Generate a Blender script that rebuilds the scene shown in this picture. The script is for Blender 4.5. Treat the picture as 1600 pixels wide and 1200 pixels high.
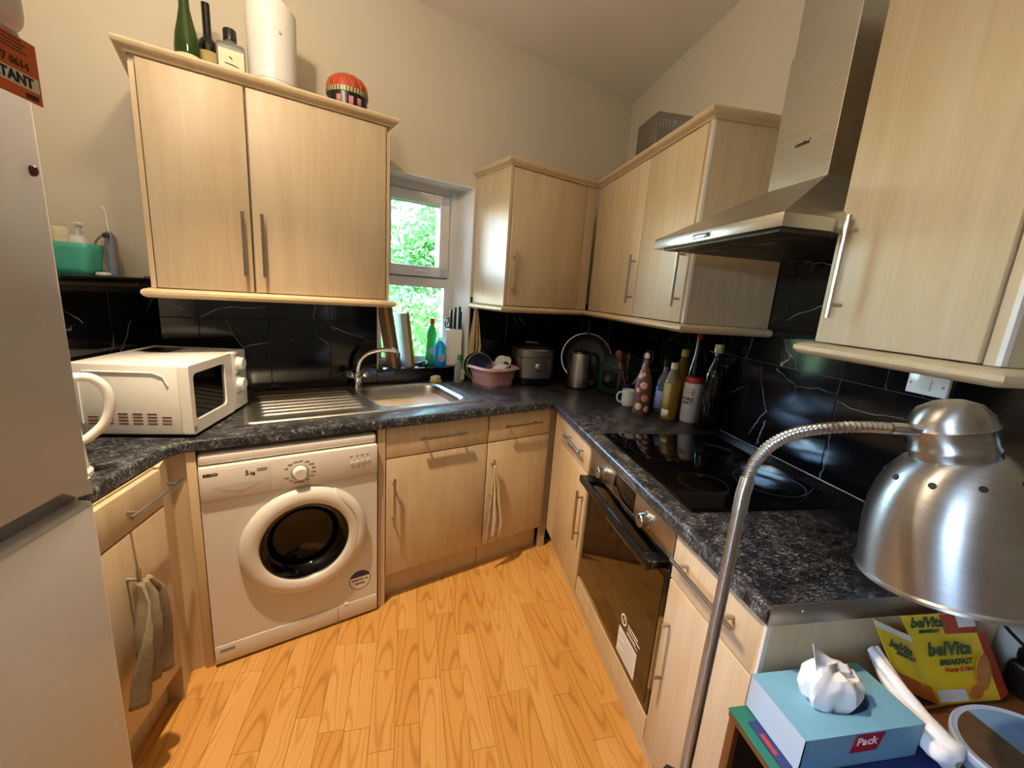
import bpy, bmesh, math, random
from mathutils import Vector, Matrix, noise
from mathutils.geometry import tessellate_polygon
random.seed(7)
PI = math.pi
scene = bpy.context.scene
COL = scene.collection
for o in list(bpy.data.objects): bpy.data.objects.remove(o)

# ------------------------------------------------------------------ camera
def look_axes(yaw, pitch, roll):
    fw = Vector((math.sin(yaw)*math.cos(pitch), math.cos(yaw)*math.cos(pitch), math.sin(pitch)))
    r0 = Vector((math.cos(yaw), -math.sin(yaw), 0)); u0 = r0.cross(fw)
    r = r0*math.cos(roll)+u0*math.sin(roll); u = -r0*math.sin(roll)+u0*math.cos(roll)
    return r, u, fw
cam_d = bpy.data.cameras.new('camera'); cam = bpy.data.objects.new('camera', cam_d); COL.objects.link(cam)
CAM = Vector((-1.2516, -3.0573, 1.4598))
cr, cu, cf = look_axes(.1874, -.2102, .0710)
m = Matrix((cr, cu, -cf)).transposed().to_4x4(); m.translation = CAM
cam.matrix_world = m
cam_d.sensor_fit = 'HORIZONTAL'; cam_d.sensor_width = 36; cam_d.lens = 36*652.12/1600
cam_d.clip_start = .02; cam_d.clip_end = 200
scene.camera = cam

# ------------------------------------------------------------------ world, sun, large lights, exposure
w = bpy.data.worlds.new('sky'); scene.world = w; w.use_nodes = True
nt = w.node_tree; bg = nt.nodes['Background']
sky = nt.nodes.new('ShaderNodeTexSky'); sky.sky_type = 'NISHITA'; sky.sun_disc = False
sky.sun_elevation = math.radians(50); sky.sun_rotation = math.radians(200); sky.air_density = 1.2; sky.ozone_density = 4.
nt.links.new(sky.outputs[0], bg.inputs[0]); bg.inputs[1].default_value = 7.
def add_light(name, kind, loc, energy, color, direction=None, **kw):
    d = bpy.data.lights.new(name, kind); d.energy = energy; d.color = color
    for k, v in kw.items(): setattr(d, k, v)
    o = bpy.data.objects.new(name, d); COL.objects.link(o); o.location = loc
    if direction: o.rotation_euler = Vector(direction).to_track_quat('-Z', 'Y').to_euler()
    return o
add_light('sun', 'SUN', (0, 0, 8), 5, (1, .95, .85), (.75, .3, -.75), angle=.01)
# daylight coming in through the living-room window behind the camera
add_light('side_window_daylight', 'AREA', (-2.86, -3.6, 1.78), 6, (.55, .8, 1), (1, .1, .5), shape='RECTANGLE', size=.58, size_y=.62)
# warm ceiling fitting over the kitchen: a spot and a bare bulb, then a fill spot
WARM = (1, .77, .51)
add_light('ceiling_spot', 'SPOT', (-1.85, -1.95, 2.72), 205, WARM, (.17, -.03, -1), spot_size=math.radians(78), spot_blend=.6, shadow_soft_size=.03)
add_light('ceiling_bulb', 'POINT', (-1.85, -1.75, 2.5), 8, WARM, shadow_soft_size=.05)
add_light('wall_fill_spot', 'SPOT', (-1.8, -2.35, 2.55), 22, (1, .84, .62), (.3, 1.2, -.05), spot_size=math.radians(150), spot_blend=.9, shadow_soft_size=.03)  # added spot that brightens the upper walls and ceiling
# unseen fill light added behind the camera to lift the general brightness
add_light('room_fill_light', 'POINT', (-1.9, -3.6, 2.35), 5, (1, .92, .82), shadow_soft_size=.08)
scene.view_settings.view_transform = 'Standard'; scene.view_settings.look = 'None'
scene.view_settings.exposure = .42; scene.view_settings.gamma = 1; scene.view_settings.use_curve_mapping = False

# ------------------------------------------------------------------ frames
TH = .419
CT, ST = math.cos(TH), math.sin(TH)
E_ = Vector((-CT, -ST, 0)); N_ = Vector((ST, -CT, 0)); ZV = Vector((0, 0, 1))
def frame(a, b, c, o=(0, 0, 0)):
    m = Matrix((Vector(a), Vector(b), Vector(c))).transposed().to_4x4(); m.translation = Vector(o); return m
BF = frame(E_, N_, ZV)                         # back run: (s to the left, d into the room, z)
RF = frame((0, 1, 0), (-1, 0, 0), ZV)          # right run: (y, -x, z)
LF = frame((0, -1, 0), (1, 0, 0), ZV)          # left run: (-y, x, z)
ID = Matrix.Identity(4)
def B(s, d, z=0): return BF @ Vector((s, d, z))
def BX(x, d):
    s = (d*ST-x)/CT; return B(s, d)

# ------------------------------------------------------------------ materials
def lin(c):
    if isinstance(c, str): c = tuple(int(c[i:i+2], 16)/255 for i in (0, 2, 4))
    return tuple(((x/12.92) if x <= .04045 else ((x+.055)/1.055)**2.4) for x in c)+(1,)
MATS = {}
class NM:
    def __init__(s, name):
        s.m = bpy.data.materials.new(name); s.m.use_nodes = True; s.t = s.m.node_tree
        s.b = s.t.nodes['Principled BSDF']; s.out = s.t.nodes['Material Output']; MATS[name] = s.m
    def n(s, typ, **kw):
        x = s.t.nodes.new('ShaderNode'+typ)
        for k, v in kw.items():
            if k.startswith('i_'): x.inputs[int(k[2:])].default_value = v
            else: setattr(x, k, v)
        return x
    def l(s, a, b): s.t.links.new(a, b)
    def math(s, op, a, b=None, c=None):
        x = s.n('Math', operation=op)
        for i, v in enumerate((a, b, c)):
            if v is None: continue
            if hasattr(v, 'is_linked'): s.l(v, x.inputs[i])
            else: x.inputs[i].default_value = v
        return x.outputs[0]
    def ramp(s, fac, stops, interp='LINEAR'):
        r = s.n('ValToRGB'); r.color_ramp.interpolation = interp
        e = r.color_ramp.elements
        while len(e) < len(stops): e.new(.5)
        for el, (p, c) in zip(e, stops): el.position = p; el.color = lin(c)
        s.l(fac, r.inputs[0]); return r.outputs[0]
    def coord(s, scale=(1, 1, 1), rnd=True, kind='Object', rot=(0, 0, 0)):
        tc = s.n('TexCoord'); mp = s.n('Mapping'); mp.inputs[3].default_value = scale; mp.inputs[2].default_value = rot
        s.l(tc.outputs[kind], mp.inputs[0])
        if rnd:
            oi = s.n('ObjectInfo'); k = s.math('MULTIPLY', oi.outputs['Random'], 37.)
            v = s.n('CombineXYZ'); 
            for i in range(3): s.l(k, v.inputs[i])
            s.l(v.outputs[0], mp.inputs[1])
        return mp.outputs[0]
    def noise(s, vec, scale=5., detail=3., rough=.5, dist=0.):
        x = s.n('TexNoise'); s.l(vec, x.inputs['Vector'])
        x.inputs['Scale'].default_value = scale; x.inputs['Detail'].default_value = detail
        x.inputs['Roughness'].default_value = rough; x.inputs['Distortion'].default_value = dist
        return x.outputs['Fac']
    def bump(s, h, strength=.2, dist=.002):
        b = s.n('Bump'); b.inputs['Strength'].default_value = strength; b.inputs['Distance'].default_value = dist
        s.l(h, b.inputs['Height']); s.l(b.outputs[0], s.b.inputs['Normal'])
    def set(s, rough=None, metal=None, spec=None, trans=None, ior=None, coat=None, sub=None):
        for k, v in (('Roughness', rough), ('Metallic', metal), ('Specular IOR Level', spec), ('Transmission Weight', trans), ('IOR', ior), ('Coat Weight', coat)):
            if v is not None: s.b.inputs[k].default_value = v
        return s
    def col(s, c): s.l(c, s.b.inputs['Base Color'])
def plain(name, c, rough=.5, metal=0., var=.06, scale=8., trans=0., bump=0., spec=None, ior=None, coat=None):
    k = NM(name); k.set(rough=rough, metal=metal, trans=trans, spec=spec, ior=ior, coat=coat)
    c = lin(c); v = k.coord(rnd=False); f = k.noise(v, scale, 3)
    mx = k.n('Mix', data_type='RGBA')
    mx.inputs[6].default_value = tuple(x*(1-var) for x in c[:3])+(1,); mx.inputs[7].default_value = tuple(min(1, x*(1+var)) for x in c[:3])+(1,)
    k.l(f, mx.inputs[0]); k.col(mx.outputs[2])
    if bump: k.bump(k.noise(v, scale*12, 2), bump, .002)
    return k.m
def wood_laminate(name, c0, c1, c2, rough=.44):
    k = NM(name); k.set(rough=rough)
    v = k.coord((9, 9, .8)); f = k.noise(v, 3.2, 4, .55, .6)
    v2 = k.coord((160, 160, 5)); g = k.noise(v2, 1., 2, .6)
    v3 = k.coord((2.5, 2.5, 1.2)); h = k.noise(v3, 2, 2)
    a = k.math('ADD', k.math('MULTIPLY', f, .6), k.math('MULTIPLY', g, .25)); a = k.math('ADD', a, k.math('MULTIPLY', h, .3))
    k.col(k.ramp(a, [(.38, c0), (.58, c1), (.78, c2)])); k.bump(g, .05, .001); return k.m
wood_laminate('maple', 'BCA684', 'C7B292', 'CFBC9F')
wood_laminate('maple_edge', 'C4AC86', 'CCB591', 'D3BE9C', .4)
plain('plaster', 'D3CAB7', .85, var=.05, scale=2.5, bump=.06)
plain('ceiling_paint', 'EEEAE4', .9, var=.03, scale=2)
plain('white_gloss', 'D6D6D8', .16, var=.02, scale=2)
plain('white_appliance', 'D9D3CC', .3, var=.03, scale=3)
plain('white_appliance_dark', 'BFBAB4', .35, var=.03)
plain('upvc', 'E6E8EA', .3, var=.03)
plain('white_plastic', 'DEDCD8', .38, var=.03)
plain('white_ceramic', 'E2E4E4', .15, var=.02)
plain('black_plastic', '0C0C0D', .3, var=.1)
plain('black_gloss', '050506', .06, var=.1, coat=.3)
plain('hob_glass', '040405', .04, var=.1)
plain('dark_rubber', '141414', .6)
plain('grey_rubber', '2B2C2E', .35)
plain('grey_plastic', '8A8C90', .4)
plain('brass_dark', '2A2117', .7)  # even dark brown for the wall hook
plain('grout', '3C3C3E', .8)
plain('paper_white', 'DDDBD6', .75)
plain('tissue', 'EDEFF2', .85, var=.02)
plain('box_blue', '6FA6C4', .5, var=.1, scale=20)
plain('box_blue_pale', 'AFC4DC', .5, var=.06, scale=15)
plain('label_red', 'A5182C', .45)
plain('label_orange', 'D2601F', .5, var=.04)
plain('ink_black', '1A1715', .6)
plain('ink_white', 'F0F0EC', .6)
plain('ink_blue', '23356E', .5)
plain('ink_green', '1C4A2C', .5)
plain('ink_brown', '5A2B12', .6)
plain('carton_yellow', 'E3BE12', .45, var=.04)
plain('carton_red', 'B3341F', .45, var=.06)
plain('carton_orange', 'C96A1E', .45, var=.2, scale=40)
plain('carton_white', 'E4E2DC', .5)
plain('biscuit', 'B5722F', .7, var=.35, scale=90)
plain('teal_plastic', '56C0A8', .35, var=.05)
plain('pink_plastic', 'C99A98', .42, var=.04)
plain('pink_light', 'DDB5A6', .5)
plain('navy_ceramic', '1B2340', .2)
plain('green_rim', '8FA05A', .3)
plain('mint_plastic', '2E9C72', .35)
plain('red_cap', 'B3272F', .35)
plain('yellow_cap', 'C6BC35', .35)
plain('cream_cap', 'CFC39A', .4)
plain('green_cap', '1E8A5B', .35)
plain('grey_bottle', '8C949A', .3)
plain('blue_liquid', '2C9FD8', .12, trans=.35, ior=1.35)
plain('green_liquid', '3FB06A', .12, trans=.35, ior=1.35)
plain('clear_plastic', 'C5D2D6', .08, trans=.75, ior=1.4)
plain('mustard_liquid', '9C7A28', .2, trans=.1)
plain('oil_liquid', '9C8A3A', .12, trans=.5, ior=1.4)
plain('green_glass', '2E4A12', .06, trans=.35, ior=1.45)
plain('dark_glass', '0B0C0B', .06)
plain('clear_glass', 'CFD8D4', .05, trans=.85, ior=1.45)
plain('pink_juice', '70504E', .25)
plain('peach_dot', 'D79A80', .4)
plain('sponge_yellow', 'DCCB74', .9, var=.15, scale=60, bump=.4)
plain('sponge_pale', 'E5DFB0', .85, bump=.3)
plain('board_wood', 'B0814A', .6, var=.15, scale=12)
plain('board_dark', '6B4A30', .6, var=.15, scale=12)
plain('board_white', 'C9CFD2', .45)
plain('dark_green', '22332C', .3, var=.1)
plain('spoon_wood', '6A3B22', .5, var=.2)
plain('table_wood', '6A4527', .45, var=.15, scale=14)
plain('table_inner_shade', '1E120C', .6)  # shade inside the open table put into a dark colour
plain('folder_teal', '1F6A5C', .4)
plain('magazine_blue', '27306A', .35, var=.4, scale=25)
plain('tub_blue', '6C93BE', .35, var=.3, scale=18)
plain('tub_brown', '5A4630', .4, var=.5, scale=35)
plain('cable_black', '0A0A0A', .5)
plain('magnet_red', '5A0C0F', .3)
plain('tin_red', 'B23A26', .3, var=.1, scale=30)
plain('tin_gold', 'C98C3A', .35)
plain('tin_black', '17161B', .3, var=.3, scale=40)
plain('tin_pink', 'C97F88', .4)
plain('tin_stripe', 'B9B07A', .4)
plain('label_cream', 'D8D2B4', .6, var=.06, scale=30)
plain('label_tan', 'B5A06A', .6, var=.1, scale=30)
plain('label_blue', '3E63B0', .5)
plain('label_pale', 'A9B7D2', .5, var=.08, scale=30)
plain('salt_white', 'C9CEDA', .45, var=.04)
plain('leaf_label', '9FC0B8', .5)
plain('brush_grey', '767D8A', .4)
plain('skirting_dirt', '8E6F48', .6)
plain('soil', '4C5A2A', .9, var=.3, scale=4)
plain('bark', '4A3726', .9, var=.3, scale=20)
plain('fleck_white', 'E6E4D8', .7)
def brushed(name, c, rough=.28, stretch=(4, 4, 300), strength=.06, aniso=0.):
    k = NM(name); k.set(rough=rough, metal=1)
    f = k.noise(k.coord(stretch, False), 1., 3, .6)
    k.col(k.ramp(f, [(.25, tuple(x*.92 for x in lin2(c))), (.75, c)]))
    k.l(k.math('MULTIPLY_ADD', f, .10, rough-.05), k.b.inputs['Roughness'])
    if aniso:
        k.b.inputs['Anisotropic'].default_value = aniso; k.b.inputs['Anisotropic Rotation'].default_value = .25
        tg = k.n('Tangent', direction_type='RADIAL', axis='Z'); k.l(tg.outputs[0], k.b.inputs['Tangent'])
    return k.m
def lin2(c):
    return tuple(int(c[i:i+2], 16)/255 for i in (0, 2, 4))
brushed('steel', 'C4C3BF', .3)
brushed('steel_hood', 'CDCCC6', .3, (3, 3, 220))
brushed('steel_dull', 'A09E9A', .42)
brushed('steel_sink', 'C6C5BF', .36, (200, 4, 4))
brushed('chrome', 'C9C9C9', .14, (2, 2, 2), 0)
brushed('handle_steel', 'B4AFA6', .3, (12, 12, 12))
brushed('lamp_steel', 'B2B3B4', .36, (3, 3, 260), .08, .8)
brushed('cooker_steel', 'A2A1A2', .38, (3, 3, 200))
brushed('filter_mesh', '55524C', .5, (120, 120, 120), .4)
def mk_worktop():
    k = NM('granite_laminate'); k.set(rough=.3)
    warp = k.noise(k.coord((1, 1, 1), False), 4., 2)
    v = k.coord((1, 2.2, 1), False, rot=(0, 0, .5))
    f = k.noise(v, 95., 4, .66, 1.2); g = k.noise(k.coord((1, 1, 1), False), 22., 3, .6, .8)
    a = k.math('ADD', k.math('MULTIPLY', f, .8), k.math('MULTIPLY', g, .3)); a = k.math('ADD', a, k.math('MULTIPLY', warp, .06))
    k.col(k.ramp(a, [(.46, '101216'), (.57, '212328'), (.64, '4C4E53'), (.73, '9C9C9A')])); return k.m
mk_worktop()
def mk_tile():
    k = NM('black_marble_tile'); k.set(rough=.1, spec=.55)
    v = k.coord((1, 1, 1)); wv = k.n('TexNoise'); k.l(v, wv.inputs['Vector']); wv.inputs['Scale'].default_value = 3.5; wv.inputs['Detail'].default_value = 5
    mixv = k.n('VectorMath', operation='MULTIPLY_ADD'); k.l(wv.outputs['Color'], mixv.inputs[0]); mixv.inputs[1].default_value = (.16, .16, .16); k.l(v, mixv.inputs[2])
    vo = k.n('TexVoronoi', feature='DISTANCE_TO_EDGE'); k.l(mixv.outputs[0], vo.inputs['Vector']); vo.inputs['Scale'].default_value = 3.1
    line = k.math('SUBTRACT', 1., k.math('MINIMUM', k.math('MULTIPLY', vo.outputs['Distance'], 95.), 1.))
    mask = k.math('MAXIMUM', k.math('MULTIPLY_ADD', k.noise(v, 4., 3), 4., -1.4), 0.)
    vein = k.math('MULTIPLY', line, k.math('MINIMUM', mask, 1.))
    sp = k.math('MULTIPLY', k.math('MAXIMUM', k.math('MULTIPLY_ADD', k.noise(v, 70., 3), 5., -3.1), 0.), .35)
    k.col(k.ramp(k.math('ADD', vein, sp), [(0, '08090C'), (.35, '1B1D22'), (1, '8A8E96')])); return k.m
mk_tile()
def mk_floor():
    k = NM('oak_laminate'); k.set(rough=.32)
    v = k.coord((1, 1, 1), False)
    oi = k.n('ObjectInfo'); sep = k.n('SeparateXYZ'); k.l(v, sep.inputs[0])
    rnd = oi.outputs['Random']
    wob = k.noise(k.coord((6, 2.2, 1)), 1., 3, .5)
    off = k.math('MULTIPLY_ADD', rnd, .06, -.03)
    x = k.math('ADD', sep.outputs[0], off); x = k.math('ADD', x, k.math('MULTIPLY_ADD', wob, .06, -.03))
    dome = k.math('MULTIPLY', k.math('MULTIPLY', x, x), k.math('MULTIPLY_ADD', rnd, 6000., 2500.))
    sgn = k.math('MULTIPLY_ADD', k.math('GREATER_THAN', k.math('FRACT', k.math('MULTIPLY', rnd, 17.)), .5), 2., -1.)
    ph = k.math('ADD', dome, k.math('MULTIPLY', k.math('MULTIPLY', sep.outputs[1], 26.), sgn)); ph = k.math('MULTIPLY_ADD', wob, 9., ph)
    rings = k.math('POWER', k.math('MULTIPLY_ADD', k.math('SINE', ph), .5, .5), 7.)
    fine = k.noise(k.coord((220, 9, 1)), 1., 2)
    a = k.math('MULTIPLY_ADD', rings, -.26, .60); a = k.math('ADD', a, k.math('MULTIPLY_ADD', fine, .24, -.12)); a = k.math('ADD', a, k.math('MULTIPLY_ADD', rnd, .22, -.11))
    k.col(k.ramp(a, [(.12, '9E6A30'), (.5, 'C8924A'), (.8, 'D6A868')])); k.bump(rings, .04, .0006); return k.m
mk_floor()
def mk_glass(name, tint=(1, 1, 1)):
    k = NM(name); t = k.n('BsdfTransparent'); t.inputs[0].default_value = tint+(1,)
    g = k.n('BsdfGlossy'); g.inputs['Roughness'].default_value = .02
    fr = k.n('Fresnel'); fr.inputs[0].default_value = 1.45
    nz = k.noise(k.coord((1, 1, 1), False), 3., 1); fac = k.math('MULTIPLY', fr.outputs[0], k.math('MULTIPLY_ADD', nz, .1, .9))
    mx = k.n('MixShader'); k.l(fac, mx.inputs[0]); k.l(t.outputs[0], mx.inputs[1]); k.l(g.outputs[0], mx.inputs[2]); k.l(mx.outputs[0], k.out.inputs[0])
mk_glass('window_glass', (.97, .99, .98))
mk_glass('smoked_glass', (.16, .13, .10))
def mk_cloth(name, c0, c1, sc=260.):
    k = NM(name); k.set(rough=.95, spec=.1)
    v = k.coord((1, 1, 1), False); f = k.noise(v, sc, 2); g = k.noise(v, 14., 3)
    k.col(k.ramp(k.math('ADD', k.math('MULTIPLY', f, .5), k.math('MULTIPLY', g, .5)), [(.3, c0), (.7, c1)])); k.bump(f, .6, .002)
mk_cloth('cloth_grey', '6E6250', 'A09078'); mk_cloth('cloth_cream', 'A8977C', 'D4C6AA'); mk_cloth('cloth_beige', 'A68E6A', 'C4AE88')
def mk_leaf(name, c0, c1, tr):
    k = NM(name); k.set(rough=.5)
    oi = k.noise(k.coord((1, 1, 1), False), 9., 2)
    c = k.ramp(oi, [(.35, c0), (.65, c1)]); k.col(c)
    t = k.n('BsdfTranslucent'); k.l(c, t.inputs[0])
    mx = k.n('MixShader'); mx.inputs[0].default_value = tr; k.l(k.b.outputs[0], mx.inputs[1]); k.l(t.outputs[0], mx.inputs[2]); k.l(mx.outputs[0], k.out.inputs[0])
mk_leaf('leaves_green', '2C5F2A', '5E9448', .4); mk_leaf('grass_green', '3C7430', '74A850', .35)
def M(n): return MATS[n]

# ------------------------------------------------------------------ mesh builder
class MB:
    def __init__(s, F=ID): s.F = F; s.v = []; s.f = []
    def add(s, vs, fs, F=None):
        F = s.F if F is None else F; k = len(s.v)
        s.v += [F @ Vector(p) for p in vs]; s.f += [tuple(i+k for i in f) for f in fs]; return s
    def box(s, lo, hi, bev=0., seg=2, F=None):
        lo, hi = [min(a, b) for a, b in zip(lo, hi)], [max(a, b) for a, b in zip(lo, hi)]
        bm = bmesh.new(); bmesh.ops.create_cube(bm, size=1)
        for v in bm.verts: v.co = Vector([(lo[i]+hi[i])/2+v.co[i]*(hi[i]-lo[i]) for i in range(3)])
        if bev: bmesh.ops.bevel(bm, geom=bm.edges[:], offset=bev, segments=seg, profile=.5, affect='EDGES')
        return s.addbm(bm, F)
    def addbm(s, bm, F=None):
        bm.verts.index_update()
        s.add([v.co.copy() for v in bm.verts], [[v.index for v in f.verts] for f in bm.faces], F); bm.free(); return s
    def tube(s, pts, r, n=10, caps=True, F=None):
        pts = [Vector(p) for p in pts]; rs = r if isinstance(r, (list, tuple)) else [r]*len(pts)
        vs, fs = [], []; up = None
        for i, p in enumerate(pts):
            t = (pts[min(i+1, len(pts)-1)]-pts[max(i-1, 0)]).normalized()
            if up is None:
                up = Vector((0, 0, 1)) if abs(t.z) < .9 else Vector((1, 0, 0))
            a = (up-t*up.dot(t)).normalized(); b = t.cross(a); up = a
            for k in range(n):
                an = 2*PI*k/n; vs.append(p+(a*math.cos(an)+b*math.sin(an))*rs[i])
        for i in range(len(pts)-1):
            for k in range(n):
                fs.append((i*n+k, i*n+(k+1) % n, (i+1)*n+(k+1) % n, (i+1)*n+k))
        if caps: fs += [tuple(range(n))[::-1], tuple(range((len(pts)-1)*n, len(pts)*n))]
        return s.add(vs, fs, F)
    def lathe(s, prof, o=(0, 0, 0), ax=(0, 0, 1), n=32, F=None, arc=None, sx=1., sy=1., expo=None):
        o = Vector(o); ax = Vector(ax).normalized()
        ref = Vector((1, 0, 0)) if abs(ax.x) < .9 else Vector((0, 1, 0))
        a = (ref-ax*ref.dot(ax)).normalized(); b = ax.cross(a)
        vs, fs, idx = [], [], []
        for (r, z) in prof:
            if r < 1e-6: idx.append([len(vs)]); vs.append(o+ax*z); continue
            row = []
            for k in range(n):
                an = 2*PI*k/n; c, sn = math.cos(an), math.sin(an)
                q = 1.
                if expo: q = (abs(c)**expo+abs(sn)**expo)**(-1/expo)
                row.append(len(vs)); vs.append(o+a*(r*c*sx*q)+b*(r*sn*sy*q)+ax*z)
            idx.append(row)
        for i in range(len(prof)-1):
            p, q = idx[i], idx[i+1]
            for k in range(n):
                k2 = (k+1) % n
                if len(p) == 1 and len(q) == 1: continue
                if len(p) == 1: fs.append((p[0], q[k2], q[k])[::-1])
                elif len(q) == 1: fs.append((p[k], p[k2], q[0]))
                else: fs.append((p[k], p[k2], q[k2], q[k]))
        return s.add(vs, fs, F)
    def prism(s, poly, z0, z1, F=None, holes=()):
        loops = [list(poly)]+[list(h) for h in holes]
        flat = [p for l in loops for p in l]; n = len(flat)
        tri = tessellate_polygon([[Vector((p[0], p[1], 0)) for p in l] for l in loops])
        vs = [(p[0], p[1], z0) for p in flat]+[(p[0], p[1], z1) for p in flat]
        fs = []
        for t in tri:
            a, b, c = (Vector(flat[i]) for i in t)
            if (b-a).to_2d().cross((c-a).to_2d()) < 0: t = t[::-1]
            fs.append(tuple(i+n for i in t)); fs.append(tuple(t)[::-1])
        k = 0
        for l in loops:
            ar = sum(l[i][0]*l[(i+1) % len(l)][1]-l[(i+1) % len(l)][0]*l[i][1] for i in range(len(l)))
            hole = l is not loops[0]
            for i in range(len(l)):
                a, b = k+i, k+(i+1) % len(l); q = (a, b, b+n, a+n)
                fs.append(q if (ar > 0) != hole else q[::-1])
            k += len(l)
        return s.add(vs, fs, F)
    def grid(s, fn, nu, nv, F=None, closeu=False):
        vs = [fn(i/(nu if closeu else nu-1), j/(nv-1)) for i in range(nu) for j in range(nv)]; fs = []
        for i in range(nu if closeu else nu-1):
            for j in range(nv-1):
                i2 = (i+1) % nu
                fs.append((i*nv+j, i2*nv+j, i2*nv+j+1, i*nv+j+1))
        return s.add(vs, fs, F)
    def sweep(s, path, prof, z0, F=None):
        # open path in plan, profile of (out, z); out is to the left of the direction of travel
        P = [Vector((p[0], p[1])) for p in path]; n = len(P); vs, fs = [], []
        for i in range(n):
            d0 = (P[i]-P[i-1]).normalized() if i else (P[1]-P[0]).normalized()
            d1 = (P[i+1]-P[i]).normalized() if i < n-1 else d0
            n0, n1 = Vector((-d0.y, d0.x)), Vector((-d1.y, d1.x)); mt = (n0+n1)/(1+n0.dot(n1))
            for (o, z) in prof: q = P[i]+mt*o; vs.append((q.x, q.y, z0+z))
        k = len(prof)
        for i in range(n-1):
            for j in range(k): fs.append((i*k+j, (i+1)*k+j, (i+1)*k+(j+1) % k, i*k+(j+1) % k)[::-1])
        fs += [tuple(range(k))[::-1][::-1], tuple(range((n-1)*k, n*k))[::-1]]
        return s.add(vs, fs, F)
    def build(s, name, mat, parent=None, smooth=35, solid=0., subsurf=0, recalc=True):
        org = Vector((0, 0, 0))
        if parent is None:
            xs = [v.x for v in s.v]; ys = [v.y for v in s.v]; zs = [v.z for v in s.v]
            org = Vector(((min(xs)+max(xs))/2, (min(ys)+max(ys))/2, min(zs)))
        else: org = Vector(parent['_org']) if '_org' in parent else org
        me = bpy.data.meshes.new(name); me.from_pydata([v-org for v in s.v], [], s.f)
        if recalc:
            bm = bmesh.new(); bm.from_mesh(me); bmesh.ops.recalc_face_normals(bm, faces=bm.faces); bm.to_mesh(me); bm.free()
        if smooth:
            me.polygons.foreach_set('use_smooth', [True]*len(me.polygons)); me.set_sharp_from_angle(angle=math.radians(smooth))
        me.materials.append(M(mat)); me.update()
        o = bpy.data.objects.new(name, me); COL.objects.link(o)
        if parent is None: o.location = org
        else: o.parent = parent
        o['_org'] = tuple(org)
        if solid:
            md = o.modifiers.new('thick', 'SOLIDIFY'); md.thickness = solid; md.offset = 0
        if subsurf:
            md = o.modifiers.new('sub', 'SUBSURF'); md.levels = md.render_levels = subsurf
        return o
def thing(name, label, cat, loc, group=None, kind=None):
    o = bpy.data.objects.new(name, None); COL.objects.link(o); o.location = loc; o.empty_display_size = .05
    o['_org'] = tuple(loc)
    if kind: o['kind'] = kind
    if label: o['label'] = label
    if cat: o['category'] = cat
    if group: o['group'] = group
    return o
def tag(o, label, cat, group=None, kind=None):
    o['label'] = label; o['category'] = cat
    if group: o['group'] = group
    if kind: o['kind'] = kind
    return o
def struct(o): o['kind'] = 'structure'; return o
def text(name, body, size, mat, parent, F, align='LEFT', bold=0., sx=1., ext=.0004):
    c = bpy.data.curves.new(name, 'FONT'); c.body = body; c.size = size; c.extrude = ext; c.align_x = align; c.offset = bold; c.resolution_u = 2
    t = bpy.data.objects.new(name, c); COL.objects.link(t); dg = bpy.context.evaluated_depsgraph_get()
    me = bpy.data.meshes.new_from_object(t.evaluated_get(dg)); COL.objects.unlink(t); bpy.data.objects.remove(t)
    org = Vector(parent['_org'])
    for v in me.vertices: v.co = F @ Vector((v.co.x*sx, v.co.y, v.co.z)) - org
    me.materials.clear(); me.materials.append(M(mat)); me.name = name
    o = bpy.data.objects.new(name, me); COL.objects.link(o); o.parent = parent; o['_org'] = tuple(org); return o
def face_back(s, d, z): return frame(-E_, ZV, N_, B(s, d, z))       # print on a face looking into the room from the back run
def face_right(x, y, z): return frame((0, -1, 0), ZV, (-1, 0, 0), (x, y, z))

# ================================================================== STRUCTURE
H = 2.85
XR, XL, YR = .075, -2.80, -5.6
def piece(name, mat, parent, F, lo, hi, bev=.0012, cache={}):
    """one tile / plank: its own origin at its centre, mesh data shared between equal sizes"""
    c = [(a+b)/2 for a, b in zip(lo, hi)]; sz = tuple(round(abs(b-a), 4) for a, b in zip(lo, hi))
    key = (name, mat, sz, bev, id(F))
    if key not in cache:
        mb = MB(F.to_3x3().to_4x4()); mb.box([-x/2 for x in sz], [x/2 for x in sz], bev, 1)
        me = bpy.data.meshes.new(name); me.from_pydata(mb.v, [], mb.f); me.materials.append(M(mat)); me.update(); cache[key] = me
    o = bpy.data.objects.new(name, cache[key]); COL.objects.link(o); o.parent = parent
    o.location = F @ Vector(c) - Vector(parent['_org']); o['_org'] = tuple(Vector(parent['_org'])); return o
# floor slab and laminate strips
fl = MB().prism([(-2.9, -5.9), (1.8, -5.9), (1.8, .2), (-2.9, .2)], -.12, -.008).build('floor', 'grout', None, 0); struct(fl)
ang = math.radians(3.6); FF = Matrix.Rotation(ang, 4, 'Z') @ Matrix.Translation((-1.3, -2., 0)); FF = Matrix.Translation((-1.3, -2., 0)) @ Matrix.Rotation(ang, 4, 'Z')
rp = random.Random(3); wdt = .082
for i in range(-12, 13):
    y = -1.35 - rp.random()*.42
    while y < 1.45:
        L = rp.choice((.3, .36, .42, .48)); x = i*wdt
        wp = FF @ Vector((x, y+L/2, 0))
        dd = wp.to_2d().dot(N_.to_2d())
        if -2.2 < wp.x < -.38 and dd > .36 and wp.y > -3.25:
            piece('plank', 'oak_laminate', fl, FF, (x-wdt/2+.0004, y+.0004, -.008), (x+wdt/2-.0004, y+L-.0004, 0), .0006)
        y += L
rest = MB().prism([(-2.9, -5.9), (1.8, -5.9), (1.8, -3.2), (-2.9, -3.2)], -.008, -.002).build('floorboards', 'oak_laminate', fl, 0)
# ceiling
struct(MB().prism([(-2.9, -5.9), (1.8, -5.9), (1.8, .35), (-2.9, .35)], H, H+.12).build('ceiling', 'ceiling_paint', None, 0))
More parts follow.
